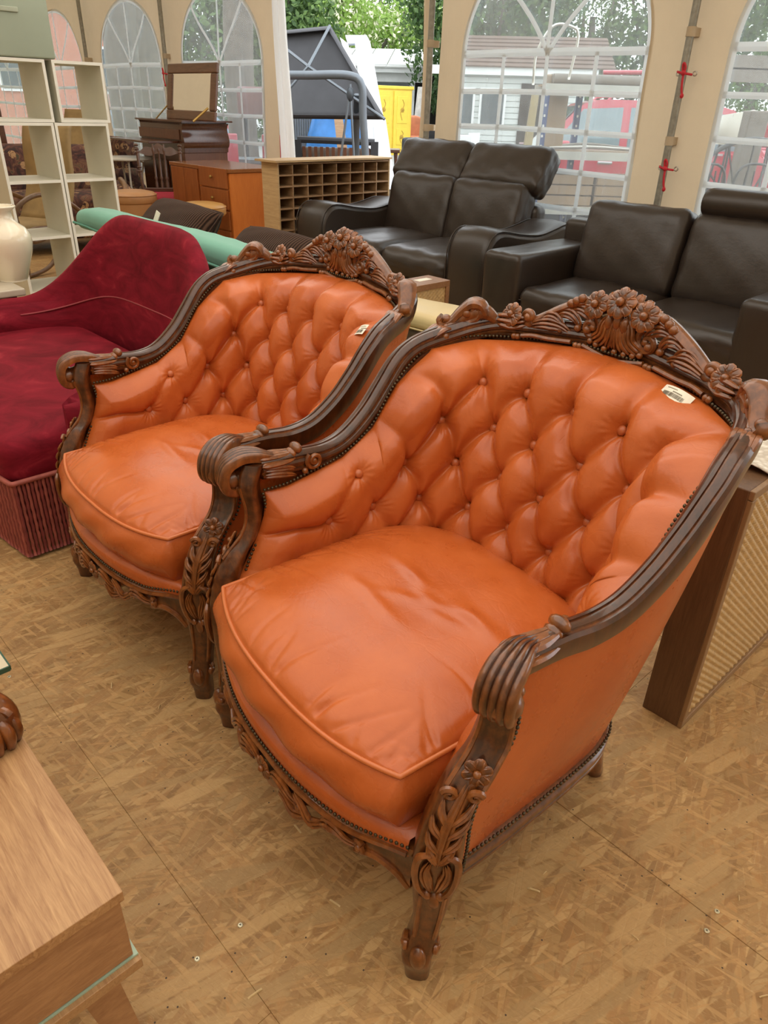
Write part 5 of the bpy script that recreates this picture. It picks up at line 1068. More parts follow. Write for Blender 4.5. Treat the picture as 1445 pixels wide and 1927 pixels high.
def foliage(c, rad, n, size, seed, mats, blossom=0.0, lumps=9):
    r = np.random.RandomState(seed); c = np.array(c, float); rad = np.array(rad, float); L = unit_rows(r.normal(0, 1, (lumps, 3)))*r.uniform(.35, .75, (lumps, 1)); lr = r.uniform(.35, .6, lumps)
    k = r.randint(lumps, size=n); d = unit_rows(r.normal(0, 1, (n, 3))); p = L[k]+d*lr[k][:, None]*r.uniform(.75, 1.05, (n, 1)); P = c+p*rad
    nr = unit_rows(d+r.normal(0, .55, (n, 3))); e1 = unit_rows(np.cross(nr, r.normal(0, 1, (n, 3)))); e2 = np.cross(nr, e1); sz = size*r.uniform(.6, 1.3, (n, 1))
    V = np.stack([P-e1*sz, P-e2*sz*.5, P+e1*sz, P+e2*sz*.5], 1).reshape(-1, 3)
    b = MB(); b.v = [V]; b.n = len(V); b.f = [(4*i, 4*i+1, 4*i+2, 4*i+3) for i in range(n)]; up = P[:, 2] > c[2]-.4*rad[2]; b.m = [1 if (blossom and up[i] and q < blossom) else 0 for i, q in enumerate(r.uniform(0, 1, n))]; return b
def unit_rows(a): return a/(np.linalg.norm(a, axis=1, keepdims=True)+1e-9)
def tree(name, label, px, py, Y, rx, rz, n, size, mats, seed, blossom=0.0, cat='tree', group=None):
    c = pix(px, py, Y); t = thing(name, label, cat, (c[0], c[1], -.05), 0, group); cz = c[2]
    fo = foliage((0, 0, cz), (rx, rx*.8, rz), n, size, seed, mats, blossom).build('foliage', mats, t, False, kind='stuff')
    b = MB(); b.tube(resample([(0, 0, 0), (.1, 0, cz*.5), (-.1, .1, cz)], 10), np.linspace(.28, .10, 10)*(rx/4), 9)
    for k in range(4): a = k*1.6; b.tube(resample([(0, 0, cz*.45), (.35*rx*math.cos(a), .3*rx*math.sin(a), cz*.8), (.6*rx*math.cos(a), .5*rx*math.sin(a), cz+.3*rz)], 8), np.linspace(.12, .03, 8)*(rx/4), 6)
    b.build('trunk', M_BARK, t, 'all')
tree('blossom_bush', 'bright green bush full of cream blossom above the swing seat canopy', 640, 50, 44, 5.7, 3.2, 22000, .125, [M_LEAF, M_BLOS], 3, .22, 'bush')
tree('leafy_tree', 'dark leafy tree at the right of the open tent bay', 800, -20, 58, 6.9, 7.4, 12000, .17, [M_LEAFM, M_LEAFD], 4, .45)
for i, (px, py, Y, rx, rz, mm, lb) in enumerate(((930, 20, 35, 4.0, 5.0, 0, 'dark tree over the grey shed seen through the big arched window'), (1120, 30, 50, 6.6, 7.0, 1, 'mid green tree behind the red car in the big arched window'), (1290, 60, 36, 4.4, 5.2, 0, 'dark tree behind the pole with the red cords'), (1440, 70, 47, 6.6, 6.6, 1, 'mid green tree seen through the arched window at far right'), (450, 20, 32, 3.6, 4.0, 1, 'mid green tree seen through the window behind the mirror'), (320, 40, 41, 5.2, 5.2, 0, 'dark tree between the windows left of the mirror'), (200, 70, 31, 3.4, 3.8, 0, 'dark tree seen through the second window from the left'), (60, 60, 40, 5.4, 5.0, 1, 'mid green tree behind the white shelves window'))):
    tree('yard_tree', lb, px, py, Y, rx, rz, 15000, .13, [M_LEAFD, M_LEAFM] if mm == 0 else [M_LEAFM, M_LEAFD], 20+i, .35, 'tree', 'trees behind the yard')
def slab(name, mat, par, pts, th, ax=None, **kw):
    """flat panel through 4+ coplanar points with real thickness"""
    P = np.array(pts, float); nn = unit(np.cross(P[1]-P[0], P[2]-P[0])); k = len(P); b = MB(); b.add(np.vstack([P, P-nn*th]), [tuple(range(k)), tuple(range(k, 2*k))[::-1]]+[(i, k+i, k+(i+1) % k, (i+1) % k) for i in range(k)]); return b.build(name, mat, par, False, **kw)
# --- sheds
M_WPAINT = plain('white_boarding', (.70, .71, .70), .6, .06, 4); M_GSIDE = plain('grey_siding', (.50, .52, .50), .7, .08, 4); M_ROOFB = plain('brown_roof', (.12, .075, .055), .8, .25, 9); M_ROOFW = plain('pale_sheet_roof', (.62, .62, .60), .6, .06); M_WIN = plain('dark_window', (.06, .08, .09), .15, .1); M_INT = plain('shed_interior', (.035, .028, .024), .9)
def shed(name, label, px, py, Y, w, h, dep, wm, rm, pitch):
    c = pix(px, py, Y); t = thing(name, label, 'building', (c[0], Y, -.05), R(-6))
    return t
t = shed('white_shed', 'long white shed with a pale sheet roof and open dark bay beyond the swing', 760, 250, 34, 0, 0, 0, None, None, 0)
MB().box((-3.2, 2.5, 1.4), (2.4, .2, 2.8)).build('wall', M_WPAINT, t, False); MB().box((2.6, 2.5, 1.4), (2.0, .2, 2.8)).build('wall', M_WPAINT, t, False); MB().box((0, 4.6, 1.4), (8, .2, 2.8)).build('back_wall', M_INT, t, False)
for x in (-4.4, 3.6): MB().box((x, 3.5, 1.4), (.2, 2.2, 2.8)).build('side_wall', M_WPAINT, t, False)
MB().box((-.6, 2.45, 2.55), (2.9, .16, .35)).build('lintel', M_WPAINT, t, False)
for x in (-1.9, .1): MB().box((x, 2.5, 1.4), (.14, .16, 2.8)).build('post', M_WPAINT, t, False)
q = MB().box((-.9, 2.5, 2.05), (1.9, .08, .75)).build('window', M_WPAINT, t, False); MB().box((-.9, 2.44, 2.05), (1.7, .04, .6)).build('pane', M_WIN, q, False)
MB().box((-.2, 2.1, 2.86), (9.0, .12, .30)).build('fascia', M_WPAINT, t, False)
rs = MB(); rs.box((0, 0, 0), (.86, 3.4, .05)); rsm = rs.mesh('roof_sheet', M_ROOFW, False)
for k in range(10): link('roof_sheet', rsm, t, (-4.2+k*.9, 3.6, 3.32), (R(14), 0, 0))
t = shed('grey_shed', 'grey sided shed with a brown tiled roof seen through the big arched window', 960, 250, 25, 0, 0, 0, None, None, 0)
c9 = pix(960, 250, 25)
MB().box((0, 2, 1.25), (4.6, .2, 2.5)).build('wall', M_GSIDE, t, False)
pk = MB(); pk.box((0, 0, 0), (4.6, .03, .14)); pkm = pk.mesh('siding_board', M_GSIDE, False)
for k in range(15): link('siding_board', pkm, t, (0, 1.885-.01*(k % 2), .12+k*.165))
for x in (-1.6, -.6): q = MB().box((x, 1.85, 1.5), (.85, .08, 1.1)).build('window', M_WPAINT, t, False); MB().box((x, 1.80, 1.5), (.70, .04, .95)).build('pane', M_WIN, q, False)
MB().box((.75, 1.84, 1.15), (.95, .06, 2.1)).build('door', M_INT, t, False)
MB().box((0, 1.7, 2.52), (5.2, .14, .24)).build('fascia', M_WPAINT, t, False)
rt = MB(); rt.box((0, 0, 0), (5.2, .42, .04)); rtm = rt.mesh('roof_course', M_ROOFB, False)
for k in range(8): link('roof_course', rtm, t, (.5, 1.75+k*.38, 2.68+k*.13), (R(14), 0, 0))
t = thing('brick_house', 'reddish brick house seen through the leftmost tent window', 'building', (*pix(130, 200, 26)[:2], -.05), R(20))
M_BRICK = plain('red_brickwork', (.42, .17, .11), .8, .2, 14)
MB().box((0, 2, 2), (5, 3, 4)).build('wall', M_BRICK, t, False); b = MB(); b.prism([(.2, 4), (3.8, 4), (2, 5.4)], -2.7, 2.7, axis=0); b.build('roof', M_ROOFB, t, False)
for x in (-1.4, 1.2): q = MB().box((x, .47, 2.2), (1.0, .08, 1.3)).build('window', M_WPAINT, t, False); MB().box((x, .42, 2.2), (.85, .04, 1.15)).build('pane', M_WIN, q, False)
# --- swing seat with its tilted canopy
M_GREYC = plain('grey_canopy', (.055, .055, .060), .75, .1, 4); M_GREYM = plain('grey_tube', (.16, .18, .20), .4, .05, Metallic=.4)
Y0 = 12.5; t = thing('swing_seat', 'grey garden swing seat with its fabric canopy tipped up, outside the open bay', 'swing', (0, 0, 0))
A_, B_, C_, D_ = pix(500, 62, 12.9), pix(622, 50, 12.6), pix(724, 224, 11.6), pix(500, 222, 12.0)
u = np.linspace(0, 1, 15); G = np.array([[(A_*(1-a)+B_*a)*(1-v)+(D_*(1-a)+C_*a)*v+np.array([0, .10*math.sin(math.pi*a)*math.sin(math.pi*v), 0]) for v in u] for a in u])
b = MB(); b.grid(G); o = b.build('canopy', M_GREYC, t, 'all'); m_ = o.modifiers.new('thick', 'SOLIDIFY'); m_.thickness = .02
b = MB()
for P, Q in ((B_, C_), (C_, D_), (A_, B_)): b.grid(np.array([[P*(1-a)+Q*a+np.array([0, -.02, 0])-(P*(1-a)+Q*a-(A_+B_+C_+D_)/4)*v*.09+np.array([0, -.10*v, 0]) for v in (0, .5, 1)] for a in u]))
o = b.build('valance', M_GREYC, t, 'all'); m_ = o.modifiers.new('thick', 'SOLIDIFY'); m_.thickness = .01
cc = pix(580, 125, 11.95); b = MB()
for P in (A_, B_, C_, D_): b.bar(cc, P+np.array([0, -.12, 0]), .022, 6)
b.build('canopy_rib', M_GREYM, t)
p1, p2, p3, p4 = pix(500, 141, 11.4), pix(655, 142, 11.3), pix(680, 160, 11.3), pix(688, 300, 11.3)
b = MB(); b.tube(resample([p1, p1*.5+p2*.5, p2, p3, pix(683, 220, 11.3), p4, np.array([p4[0]+.05, p4[1], -.05])], 50), .055, 10); b.build('frame_tube', M_GREYM, t, 'all')
b = MB(); q0 = pix(672, 178, 11.7); b.tube([q0, np.array([q0[0]-.05, q0[1]+.5, -.05])], .05, 10); b.build('frame_tube', M_GREYM, t, 'all')
for dx in (-.12, .05):
    h0 = pix(659, 158, 11.25); b = MB(); b.tube([h0, h0+np.array([dx*.3, 0, -.30]), h0+np.array([dx*1.6, 0, -1.25])], .018, 6); b.ball(h0+np.array([0, 0, -.12]), (.05, .05, .09), 8, 6); b.build('hanger', M_GREYM, t, 50)
lf = MB(); lf.box((cc[0]-.6, 11.8, .55), (1.3, .5, .10)); lf.build('seat', M_GREYC, t, False)
# --- white panel frame leaning behind the swing
M_GRP = plain('white_fibreglass', (.74, .77, .80), .35, .04)
t = thing('moulded_frame', 'tall white moulded panel with a window cut-out leaning behind the swing seat', 'panel', (0, 0, 0)); Yp = 13.6
def quad(*px): return [pix(x, y, Yp+(300-y)*.004) for x, y in px]
slab('panel', M_GRP, t, quad((668, 84), (697, 84), (735, 300), (690, 300)), .06); slab('panel', M_GRP, t, quad((650, 70), (690, 70), (697, 84), (655, 86)), .06); slab('panel', M_GRP, t, quad((640, 74), (655, 86), (690, 190), (676, 190)), .06)
slab('lower_panel', M_GRP, t, quad((700, 200), (726, 230), (745, 360), (712, 360)), .08)
# --- yellow painted wardrobe, black armchair, odd pieces by the shed
M_YEL = plain('yellow_paint', (.72, .50, .045), .4, .08, 5); M_YELD = plain('ochre_ornament', (.42, .26, .03), .5, .1)
c = pix(738, 266, 27.5); t = thing('painted_wardrobe', 'yellow painted wardrobe with ornate doors out in the yard', 'wardrobe', (c[0], c[1], -.06), R(20))
MB().box((0, .35, 1.02), (1.35, .6, 1.9)).build('body', M_YEL, t, False); MB().box((0, .35, 2.0), (1.46, .68, .10)).build('cornice', M_YEL, t, False, bevel=.02); MB().box((0, .35, .06), (1.42, .66, .12)).build('plinth', M_YEL, t, False)
for x in (-.33, .33):
    q = MB().box((x, .035, 1.04), (.60, .04, 1.74)).build('door', M_YEL, t, False, bevel=.01)
    for z, hh in ((1.36, .80), (.56, .50)):
        MB().box((x, .012, z), (.38, .02, hh)).build('door_panel', M_YEL, q, False, bevel=.015); b = MB(); b.tube(resample([(x, -.004, z-hh*.38), (x-.06, -.004, z-hh*.1), (x, -.004, z+hh*.05), (x+.06, -.004, z+hh*.2), (x, -.004, z+hh*.38)], 20), .012, 6); flower(b, (x, -.004, z), (0, -1, 0), (0, 0, 1), .07, 6); b.build('ornament', M_YELD, q, 50)
M_BLK = leathermat('black_leather', (.012, .013, .016), .4, .1)
c = pix(772, 282, 24.5); t = thing('black_armchair', 'black leather armchair standing outside in front of the yellow wardrobe', 'armchair', (c[0], c[1], -.06), R(-60))
MB().rbox((0, .45, .28), (.70, .85, .40), .08, 6).build('seat', M_BLK, t, 'all', .001); MB().rbox((0, .85, .55), (.72, .25, .75), .10, 6).build('back', M_BLK, t, 'all', .001)
for x in (-.46, .46): MB().rbox((x, .45, .34), (.24, .92, .60), .10, 6).build('arm', M_BLK, t, 'all', .001)
MB().box((0, .45, .04), (1.0, .8, .06)).build('base', M_DARK, t, False)
c = pix(783, 236, 29); t = thing('peach_armchair', 'peach upholstered chair just behind the black armchair outside', 'armchair', (c[0], c[1], -.06), R(10)); M_PCH = plain('peach_cloth', (.55, .20, .10), .8)
MB().rbox((0, .3, .35), (.85, .8, .4), .08, 6).build('seat', M_PCH, t, 'all', .001); MB().rbox((0, .68, .75), (.85, .2, .9), .10, 6, fn=lambda Q, u, n: Q*np.array([1, 1, 1])+np.stack([0*u[..., 0], 0*u[..., 0], -.12*u[..., 0]**2*(u[..., 2] > 0)], -1)).build('back', M_PCH, t, 'all', .001)
for x in (-.35, .35): MB().box((x, .05, .08), (.06, .06, .16)).build('leg', M_DARK, t, False)
c = pix(785, 205, 31); t = thing('rolled_rug', 'rolled pale rug standing upright in the shed doorway', 'rug', (c[0], c[1], -.06)); b = MB(); b.tube([(0, 0, 0), (.06, .1, 1.0), (.16, .2, 2.1)], .17, 12); b.build('roll', plain('pale_rug', (.50, .48, .44), .9, .2, 6), t, 50); MB().tube(spiral((.165, .21, 2.11), (1, 0, 0), (0, 1, 0), .15, .02, 3, 40), .01, 5).build('rolled_edge', M_WPAINT, t, 'all')
# --- corrugated sheets, tarpaulin, plank, slatted bed rail
t = thing('corrugated_sheets', 'grey corrugated sheets standing on edge beyond the pigeonhole cabinet', 'sheets', (0, 0, 0)); M_CORR = plain('grey_corrugated', (.36, .38, .40), .5, .08)
a0, a1 = pix(540, 262, 15.5), pix(606, 262, 15.5); b = MB(); xs = np.linspace(a0[0]-.4, a1[0], 97); b.grid(np.array([[(x, 15.5+.03*math.sin(k*math.pi/2.0), z) for z in (-.05, pix(570, 214, 15.5)[2])] for k, x in enumerate(xs)])); o = b.build('sheet', M_CORR, t, False); m_ = o.modifiers.new('thick', 'SOLIDIFY'); m_.thickness = .01
t = thing('blue_tarpaulin', 'bright blue tarpaulin heaped behind the swing seat', 'tarpaulin', (0, 0, 0)); c = pix(640, 245, 14.6); M_TARP = plain('blue_tarp', (.03, .20, .55), .4, .2, 5)
b = MB(); rr_ = np.random.RandomState(8); b.ball((c[0], 15.0, .55), (.62, .40, 1.0), 28, 16); V = b.v[0]; V += .06*np.sin(V*np.array([9, 7, 6])+1)[:, [1, 2, 0]]; b.v[0] = V; b.build('sheet', M_TARP, t, 'all')
t = thing('wooden_plank', 'pale wooden plank leaning in front of the blue tarpaulin', 'plank', (0, 0, 0)); slab('plank', M_PINE, t, [pix(628, 218, 14.0), pix(644, 218, 14.0), pix(655, 290, 13.6), pix(636, 290, 13.6)], .05)
t = thing('slatted_bed_end', 'dark bench frame with white panels and brown slats behind the pigeonhole cabinet', 'frame', (0, 0, 0)); Yb = 13.0; bl, br = pix(560, 262, Yb), pix(705, 268, Yb); M_BRSL = plain('brown_slat', (.20, .075, .035), .5)
zt_, zb_ = bl[2], .35; MB().bar(bl, br, .05, 8).build('top_rail', M_GREYC, t); MB().box(((bl[0]+br[0])/2, Yb, .30), (br[0]-bl[0], .08, .10)).build('lower_rail', M_GREYC, t, False)
MB().box(((bl[0]+br[0])/2, Yb+.08, .56), (br[0]-bl[0], .03, .46)).build('white_panel', M_WPAINT, t, False)
for k in range(12): x = bl[0]+.10+(br[0]-bl[0]-.2)*k/11; MB().box((x, Yb, .55), (.05, .03, .50)).build('slat', M_BRSL, t, False)
for x in (bl[0], br[0]): MB().box((x, Yb, .42), (.12, .12, .95)).build('post', M_GREYC, t, False)
t = thing('side_table', 'small brown wooden table behind the swing seat post', 'table', (*pix(705, 260, 15)[:2], -.06)); MB().box((0, 0, .74), (.95, .5, .06)).build('table_top', M_CHAIRW, t, False, bevel=.01)
for x in (-.4, .4):
    for y in (-.2, .2): MB().lathe([(.03, 0), (.02, .1), (.04, .3), (.025, .5), (.04, .72)], 10, (x, y, 0)).build('leg', M_CHAIRW, t, 50)
# --- cars
M_CARR = plain('red_car_paint', (.42, .012, .035), .2, .05, 2, Coat_Weight=.8); M_CARB = plain('blue_car_paint', (.16, .24, .36), .25, .05, 2, Coat_Weight=.8); M_CARG = plain('car_glass', (.13, .19, .21), .05, .1, Coat_Weight=1.0); M_TYRE = plain('tyre', (.015, .015, .016), .8); M_RIM = plain('alloy_rim', (.5, .5, .52), .3, .1, Metallic=.7); M_LAMP = plain('lamp_glass', (.55, .06, .05), .15); M_LAMPW = plain('head_lamp', (.75, .78, .8), .12)
def car(label, loc, rz, paint, H=1.52, L=4.3, Wd=1.76):
    t = thing('car', label, 'car', loc, rz)
    low = resample([(-L/2, .32), (-L/2-.02, .62), (-L/2+.06, .86), (-L*.30, .97), (-L*.20, 1.00), (L*.28, 1.03), (L*.44, 1.00), (L/2, .80), (L/2+.02, .5), (L/2, .30)], 44); 
    b = MB(); rows = []
    for y, k in ((-.5, .86), (-.49, .97), (-.46, 1.0), (0, 1.02), (.46, 1.0), (.49, .97), (.5, .86)): rows.append(np.column_stack([low[:, 0], np.full(44, y*Wd), .30+(low[:, 1]-.30)*k]))
    rows = np.array(rows); b.grid(rows); b.add(rows[0], [tuple(range(44))[::-1]]); b.add(rows[-1], [tuple(range(44))]); b.build('body', paint, t, 35)
    gh = [(-L*.29, .96), (-L*.15, H-.06), (-L*.08, H), (L*.25, H-.01), (L*.34, H-.10), (L*.45, 1.0)]; g = resample(gh, 30, False); b = MB(); rows = np.array([np.column_stack([g[:, 0], y*Wd*(1-(g[:, 1]-.96)*.26), g[:, 1]]) for y in (-.47, 0, .47)]); b.grid(rows); b.add(rows[0], [tuple(range(30))[::-1]]); b.add(rows[-1], [tuple(range(30))]); b.build('roof', paint, t, 35)
    for s in (-1, 1):
        ya = lambda z: s*(Wd*.47*(1-(z-.96)*.26)+.006)
        for P in ([(-L*.24, 1.03), (-L*.145, H-.12), (-L*.02, H-.09), (-L*.02, 1.03)], [(L*.005, 1.03), (L*.005, H-.09), (L*.20, H-.09), (L*.20, 1.03)], [(L*.225, 1.04), (L*.225, H-.09), (L*.30, H-.14), (L*.37, 1.05)]): slab('window', M_CARG, t, [(x, ya(z), z) for x, z in P][::s], .012)
        for x in (-L*.31, L*.31):
            q = MB().lathe([(.02, -.10), (.30, -.10), (.325, -.06), (.325, .06), (.30, .10), (.02, .10)], 26, (0, 0, 0), M=np.array(Euler((R(90), 0, 0)).to_matrix())).build('wheel', M_TYRE, t, 40); q.location = (x, s*(Wd/2-.10), .325); MB().lathe([(.02, -.012), (.20, -.012), (.21, .012), (.02, .02)], 18, (0, s*.10, 0), M=np.array(Euler((R(90), 0, 0)).to_matrix())).build('rim', M_RIM, q, 40)
        for x in (-L*.06, L*.16): MB().rbox((x, s*(Wd/2+.01), .86), (.20, .03, .035), .012, 3).build('door_handle', M_RIM, t, 50, .001)
        MB().tube(resample([(-L*.07, s*Wd*.36, H-.01), (-L*.03, s*Wd*.36, H+.05), (L*.20, s*Wd*.36, H+.05), (L*.25, s*Wd*.36, H-.01)], 20), .018, 6).build('roof_rail', paint, t, 'all')
        MB().rbox((-L*.20, s*(Wd/2+.06), 1.06), (.14, .18, .12), .04, 4).build('wing_mirror', paint, t, 'all', .001)
        MB().rbox((L/2-.04, s*Wd*.40, .80), (.12, .24, .22), .04, 4).build('tail_lamp', M_LAMP, t, 'all', .001); MB().rbox((-L/2+.06, s*Wd*.38, .70), (.16, .34, .14), .05, 4).build('head_lamp', M_LAMPW, t, 'all', .001)
        MB().box((0, s*(Wd/2+.002), 1.005), (L*.62, .012, .025)).build('trim_strip', M_RIM, t, False)
    slab('windscreen', M_CARG, t, [(-L*.285, -.38*Wd, .99), (-L*.285, .38*Wd, .99), (-L*.165, .33*Wd, H-.09), (-L*.165, -.33*Wd, H-.09)][::-1], .012); slab('rear_window', M_CARG, t, [(L*.445, -.36*Wd, 1.03), (L*.445, .36*Wd, 1.03), (L*.355, .32*Wd, H-.12), (L*.355, -.32*Wd, H-.12)], .012)
    MB().rbox((L/2+.01, 0, .42), (.12, Wd*.96, .22), .05, 4).build('bumper', M_TYRE, t, 'all', .001); MB().rbox((-L/2-.01, 0, .40), (.12, Wd*.96, .22), .05, 4).build('bumper', M_TYRE, t, 'all', .001)
    q = MB().box((L/2+.065, 0, .62), (.01, .50, .115)).build('number_plate', M_WPAINT, t, False)
    return t, q
c = pix(1150, 330, 11.2); car('red estate car parked close outside the big arched window', (c[0]+.15, 11.9, -.06), R(-4), M_CARR, 1.62, 4.2)
c = pix(1392, 320, 12.6); t, q = car('red car showing its number plate behind the timber post at right', (c[0]+.75, 15.4, -.06), R(-104), M_CARR, 1.50, 4.0)
b = MB(); x = -.19
for w in (.05, .012, .05, .05, .03, .05, .05): b.box((2.072, x+w/2, .62), (.004, w*.8, .075)); x += w+.014
b.build('plate_characters', M_DARK, q, False)
c = pix(1445, 300, 13.2); car('blue-grey car right beside the red car with the number plate', (c[0]+3.3, 16.2, -.06), R(-100), M_CARB, 1.45, 4.0)
c = pix(285, 200, 22); car('blue-grey car seen low through the second tent window', (c[0], 22, -.06), R(8), M_CARB, 1.5, 4.1)
# --- storage rack outside the big window
M_BLUE = plain('blue_rack_steel', (.03, .06, .20), .45, .1); M_BEAM = plain('grey_rack_beam', (.48, .48, .44), .5, .1); M_CARD = plain('brown_board', (.34, .24, .15), .8, .1); M_TIMB = woodmat('weathered_timber', (.30, .24, .13), (.48, .40, .22), .7, (1, 1, 10)); M_GTIMB = woodmat('grey_timber', (.15, .13, .11), (.27, .24, .21), .8, (2, 2, 8))
t = thing('storage_rack', 'blue steel storage rack with grey beams outside the big arched window', 'rack', (0, 0, 0)); Yr = 8.2
P = lambda x, y, Y=Yr: pix(x, y, Y)
for (x, Y) in ((1010, Yr), (1070, Yr+.5), (1226, Yr), (1238, Yr+.5)):
    a = P(x, 330, Y); zt_ = P(1040, 165, Yr)[2]+.02; up = MB().box((a[0], Y, zt_/2-.03), (.06, .06, zt_+.06)).build('upright', M_BLUE, t, False)
    b = MB(); [b.box((a[0], Y-.032, z), (.018, .004, .022)) for z in np.arange(.1, zt_, .09)]; b.build('slot', M_WPAINT, up, False, kind='stuff')
xa, xb = P(1008, 300)[0], P(1228, 300)[0]
for zpix in (166, 292, 395):
    z = P(1050, zpix)[2]
    for Y in (Yr-.04, Yr+.54): MB().box(((xa+xb)/2, Y, z), (xb-xa, .04, .075)).build('beam', M_BEAM, t, False)
    MB().box(((xa+xb)/2, Yr+.25, z+.03), (xb-xa-.05, .5, .018)).build('shelf_board', M_CARD, t, False)
z1, z2, z3 = (P(1050, q)[2]+.04 for q in (166, 292, 395))
t = thing('pipe_bundle', 'grey pipes lying on the top level of the storage rack', 'pipes', (0, 0, 0), 0)
for k in range(4): MB().tube([(xa+.1, Yr+.10+.11*k, z1+.045), (xb+.05, Yr+.12+.11*k, z1+.045)], .045, 10).build('pipe', M_GTIMB, t)
t = thing('red_pipe', 'thin red pipe lying on the grey pipes of the rack', 'pipe', (0, 0, 0)); MB().tube([(xa+.6, Yr+.2, z1+.11), (xb, Yr+.15, z1+.125)], .022, 8).build('pipe', M_CARR, t)
t = thing('steel_hoop', 'bent steel tube hoop rising above the storage rack', 'tube', (0, 0, 0)); MB().tube(resample([P(1003, 160), P(1010, 100), P(1040, 50), P(1075, 50), P(1088, 70), P(1070, 150)], 40), .013, 8).build('tube', M_STEEL, t, 'all')
t = thing('brown_board', 'brown board standing on the middle level of the rack', 'board', (0, 0, 0)); a, c = P(1030, 185), P(1056, 285); MB().box(((a[0]+c[0])/2+.02, Yr+.22, z2+.34), (.26, .03, .66)).build('board', M_CARD, t, False, bevel=.02)
t = thing('iron_rods', 'loose iron rods lying on the middle level of the rack', 'rods', (0, 0, 0))
for k in range(4): MB().tube(resample([(xa+.15, Yr+.05+.1*k, z2+.02), (xa+.6, Yr+.08+.1*k, z2+.03+.01*k), (xb-.1, Yr+.02+.12*k, z2+.02)], 10), .012, 6).build('rod', M_STEEL if k % 2 else M_GTIMB, t)
for k, (xx, lb) in enumerate(((.35, 'brown wooden crate low in the rack, nearer the blue upright'), (.95, 'brown wooden crate low in the rack, under the red car door'))):
    t = thing('wooden_crate', lb, 'crate', (xa+xx, Yr+.25, z3), 0, 'crates on the storage rack')
    for z in (.05, .15, .25):
        for y in (-.2, .2): MB().box((0, y, z), (.55, .02, .085)).build('slat', M_CARD, t, False)
        for x in (-.275, .275): MB().box((x, 0, z), (.02, .40, .085)).build('slat', M_CARD, t, False)
    MB().box((0, 0, .01), (.55, .40, .015)).build('bottom', M_CARD, t, False)
t = thing('timber_post', 'pale squared timber leaning against the storage rack', 'post', (0, 0, 0)); a, c = P(1000, 178, 7.9), P(975, 300, 7.7); slab('post', M_TIMB, t, [a, P(1012, 178, 7.9), np.array([P(985, 300, 7.7)[0], 7.6, -.05]), np.array([P(965, 300, 7.7)[0], 7.6, -.05])], .08)
for k, (px, lb) in enumerate(((880, 'white plastic chair outside at the left edge of the big window'), (925, 'second white plastic chair outside, beside the grey shed door'))):
    c = pix(px, 300, 15+1.6*k); t = thing('plastic_chair', lb, 'chair', (c[0], c[1], -.06), R(20+40*k), 'white plastic chairs in the yard'); MB().rbox((0, .2, .44), (.5, .5, .05), .02, 4).build('seat', M_WPAINT, t, 'all', .001); MB().rbox((0, .44, .75), (.5, .05, .55), .02, 4).build('back', M_WPAINT, t, 'all', .001)
    for x in (-.2, .2):
        for y in (0, .4): MB().box((x, y, .21), (.05, .05, .42)).build('leg', M_WPAINT, t, False)
# --- through the window at far right
Yw = 7.2; t = thing('timber_fence_post', 'weathered grey timber post outside the far right window', 'post', (0, 0, 0)); a = pix(1402, 300, Yw); MB().box((a[0], Yw, pix(1402, 208, Yw)[2]/2-.03), (.17, .17, pix(1402, 208, Yw)[2]+.06)).build('post', M_GTIMB, t, False, bevel=.01)
t = thing('timber_rails', 'weathered grey fence rails high up behind the far right window', 'fence', (0, 0, 0))
for y in (118, 142): a = pix(1420, y, 9); MB().box((a[0]+.5, 9, a[2]), (3.0, .05, .13)).build('rail', M_GTIMB, t, False)
for x in (-.6, 1.6): a = pix(1420, 142, 9); MB().box((a[0]+x, 9.05, a[2]/2), (.12, .10, a[2]+.3)).build('fence_post', M_GTIMB, t, False)
def tub(name, label, px, py, mat, rz):
    c = pix(px, py, 9.6 if mat is M_WHITE else 10.4); t = thing(name, label, 'chair', (c[0], c[1], -.06), rz); zs = c[2]
    G = []
    for a in np.linspace(-2.2, 2.2, 25): G.append([(.23*math.sin(a)*k, -.23*math.cos(a)*k*-1, zs+h*(1-.35*abs(a)/2.2)) for k, h in ((.35, -.06), (.8, -.05), (1.0, .05), (1.12, .30))])
    b = MB(); b.grid(np.array(G)); o = b.build('shell', mat, t, 'all'); m_ = o.modifiers.new('thick', 'SOLIDIFY'); m_.thickness = .02
    MB().lathe([(.01, zs-.07), (.20, zs-.06), (.20, zs-.03), (.01, zs-.03)], 20).build('seat', mat, t, 40)
    for k in range(4): MB().tube([(.1*math.cos(k*1.57+.7), .1*math.sin(k*1.57+.7), zs-.05), (.22*math.cos(k*1.57+.7), .22*math.sin(k*1.57+.7), 0)], .014, 6).build('leg', M_DARK, t)
tub('shell_chair', 'off-white plastic shell chair beyond the timber post outside', 1377, 250, M_WHITE, R(200)); tub('shell_chair', 'red plastic shell chair at the right edge outside the far window', 1440, 255, M_CARR, R(170))
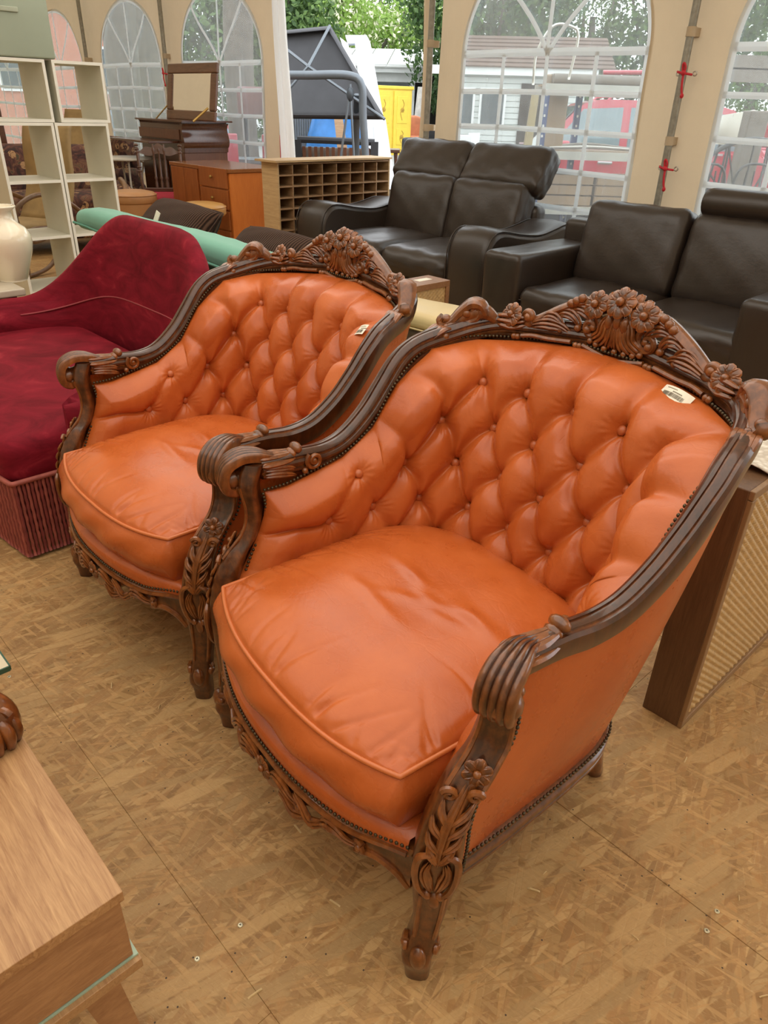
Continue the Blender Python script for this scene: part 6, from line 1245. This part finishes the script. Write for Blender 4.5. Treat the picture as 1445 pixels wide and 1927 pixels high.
for k, (px, lb) in enumerate(((1352, 'black wire chair outside, left of the timber post'), (1440, 'black wire chair outside, right of the timber post'))):
    c = pix(px, 370, 6.4); t = thing('wire_chair', lb, 'chair', (c[0], 6.4, -.06), R(15), 'black wire chairs'); zt_ = pix(px, 312, 6.4)[2]+.06
    b = MB(); b.tube(resample([(-.19, .18, 0), (-.19, .18, .45), (-.17, .2, zt_-.1), (0, .2, zt_), (.17, .2, zt_-.1), (.19, .18, .45), (.19, .18, 0)], 50), .011, 6); b.build('back_hoop', M_DARK, t, 'all')
    b = MB(); [b.bar((x, .19, .45), (x*.7, .2, zt_-.05), .007, 5) for x in (-.1, 0, .1)]; b.build('back_bars', M_DARK, t)
    c_, s_ = clock(24); MB().tube(np.stack([.2*c_, .2*s_, 0*c_+.45], 1), .011, 6, closed=True).build('seat_ring', M_DARK, t, 'all')
    b = MB(); [b.bar((x, -math.sqrt(.04-x*x), .45), (x, math.sqrt(.04-x*x), .45), .006, 5) for x in np.linspace(-.16, .16, 9)]; b.build('seat_bars', M_DARK, t)
    for x in (-.14, .14): MB().bar((x, -.14, .45), (x*1.3, -.19, 0), .011, 6).build('leg', M_DARK, t)
t = thing('cartwheel', 'dark iron wheel rim behind the wire chairs outside the far right window', 'wheel', (*pix(1400, 350, 6.9)[:2], .62), R(10)); c_, s_ = clock(48); MB().tube(np.stack([.62*c_, 0*c_, .62*s_], 1), .02, 8, closed=True).build('rim', M_DARK, t, 'all')
for k in range(8): a = k*math.pi/8; MB().bar((-.6*math.cos(a), 0, -.6*math.sin(a)), (.6*math.cos(a), 0, .6*math.sin(a)), .008, 5).build('spoke', M_DARK, t)
# --- through the two windows at left
for k, (px, Y, r, lb) in enumerate(((450, 15, .26, 'thick tree trunk seen through the window behind the mirror'), (232, 17.5, .34, 'thick grey tree trunk in the second tent window, nearer the shelves'), (276, 20.5, .42, 'thick grey tree trunk in the second tent window, nearer the mirror'))):
    c = pix(px, 150, Y); t = thing('tree_trunk', lb, 'tree', (c[0], Y, -.06)); MB().tube(resample([(0, 0, 0), (.03, 0, .3), (0, .05, 2), (.15, .1, 4.5)], 16), np.array([1.5, 1.15]+[1.0]*14)*r, 14).build('trunk', M_BARK, t, 'all'); foliage((.15, .1, 5.6), (1.1, .9, .9), 1200, .16, 50+k, [M_LEAFD, M_LEAFM], .4).build('foliage', [M_LEAFD, M_LEAFM], t, False, kind='stuff')
c = pix(250, 205, 19); b = MB(); b.box((c[0]+1, 19, -.03), (9, 7, .05)); tag(b.build('lawn', plain('lawn_green', (.14, .27, .05), .9, .2, 9), None, False), 'strip of lawn beyond the second tent window', 'grass')['kind'] = 'stuff'
for k, (px, lb) in enumerate(((434, 'red plastic chair outside, left of the pair behind the mirror window'), (492, 'red plastic chair outside, beside the beige tent leaf'))):
    c = pix(px, 255, 10.6); t = thing('plastic_chair', lb, 'chair', (c[0], c[1], -.06), R(30-50*k), 'red plastic chairs in the yard'); MB().rbox((0, .2, .44), (.46, .46, .05), .02, 4).build('seat', M_CARR, t, 'all', .001); MB().rbox((0, .42, .78), (.46, .05, .60), .02, 4).build('back', M_CARR, t, 'all', .001)
    for x in (-.19, .19):
        for y in (0, .38): MB().box((x, y, .21), (.045, .045, .42)).build('leg', M_CARR, t, False)
c = pix(478, 185, 12.5); t = thing('barbecue', 'brown lidded barbecue on dark legs outside the mirror window', 'barbecue', (c[0], 12.5, -.06)); MB().rbox((0, 0, c[2]), (.46, .4, .42), .05, 5).build('lid', plain('maroon_enamel', (.17, .07, .065), .4), t, 'all', .001)
for x in (-.15, .15): MB().bar((x, 0, 0), (x, 0, c[2]-.2), .03, 8).build('leg', M_DARK, t)
c = pix(443, 278, 10.8); t = thing('yellow_tub', 'yellow plastic tub on the ground outside the mirror window', 'tub', (c[0], 10.8, -.06)); MB().lathe([(.20, 0), (.28, .34), (.30, .34), (.30, .36), (.27, .36), (.19, .02)], 24).build('body', plain('yellow_plastic', (.72, .66, .10), .4), t, 40)
c = pix(488, 275, 11.0); t = thing('cafe_table', 'grey folding table outside the mirror window', 'table', (c[0]-.1, 11.7, -.06)); MB().box((0, 0, .72), (.9, .6, .04)).build('table_top', M_GREYM, t, False)
for x in (-.35, .35): MB().bar((x, -.2, 0), (-x, .2, .70), .02, 8).build('leg', M_GREYM, t); MB().bar((x, .2, 0), (x, -.2, .70), .02, 8).build('leg', M_GREYM, t)
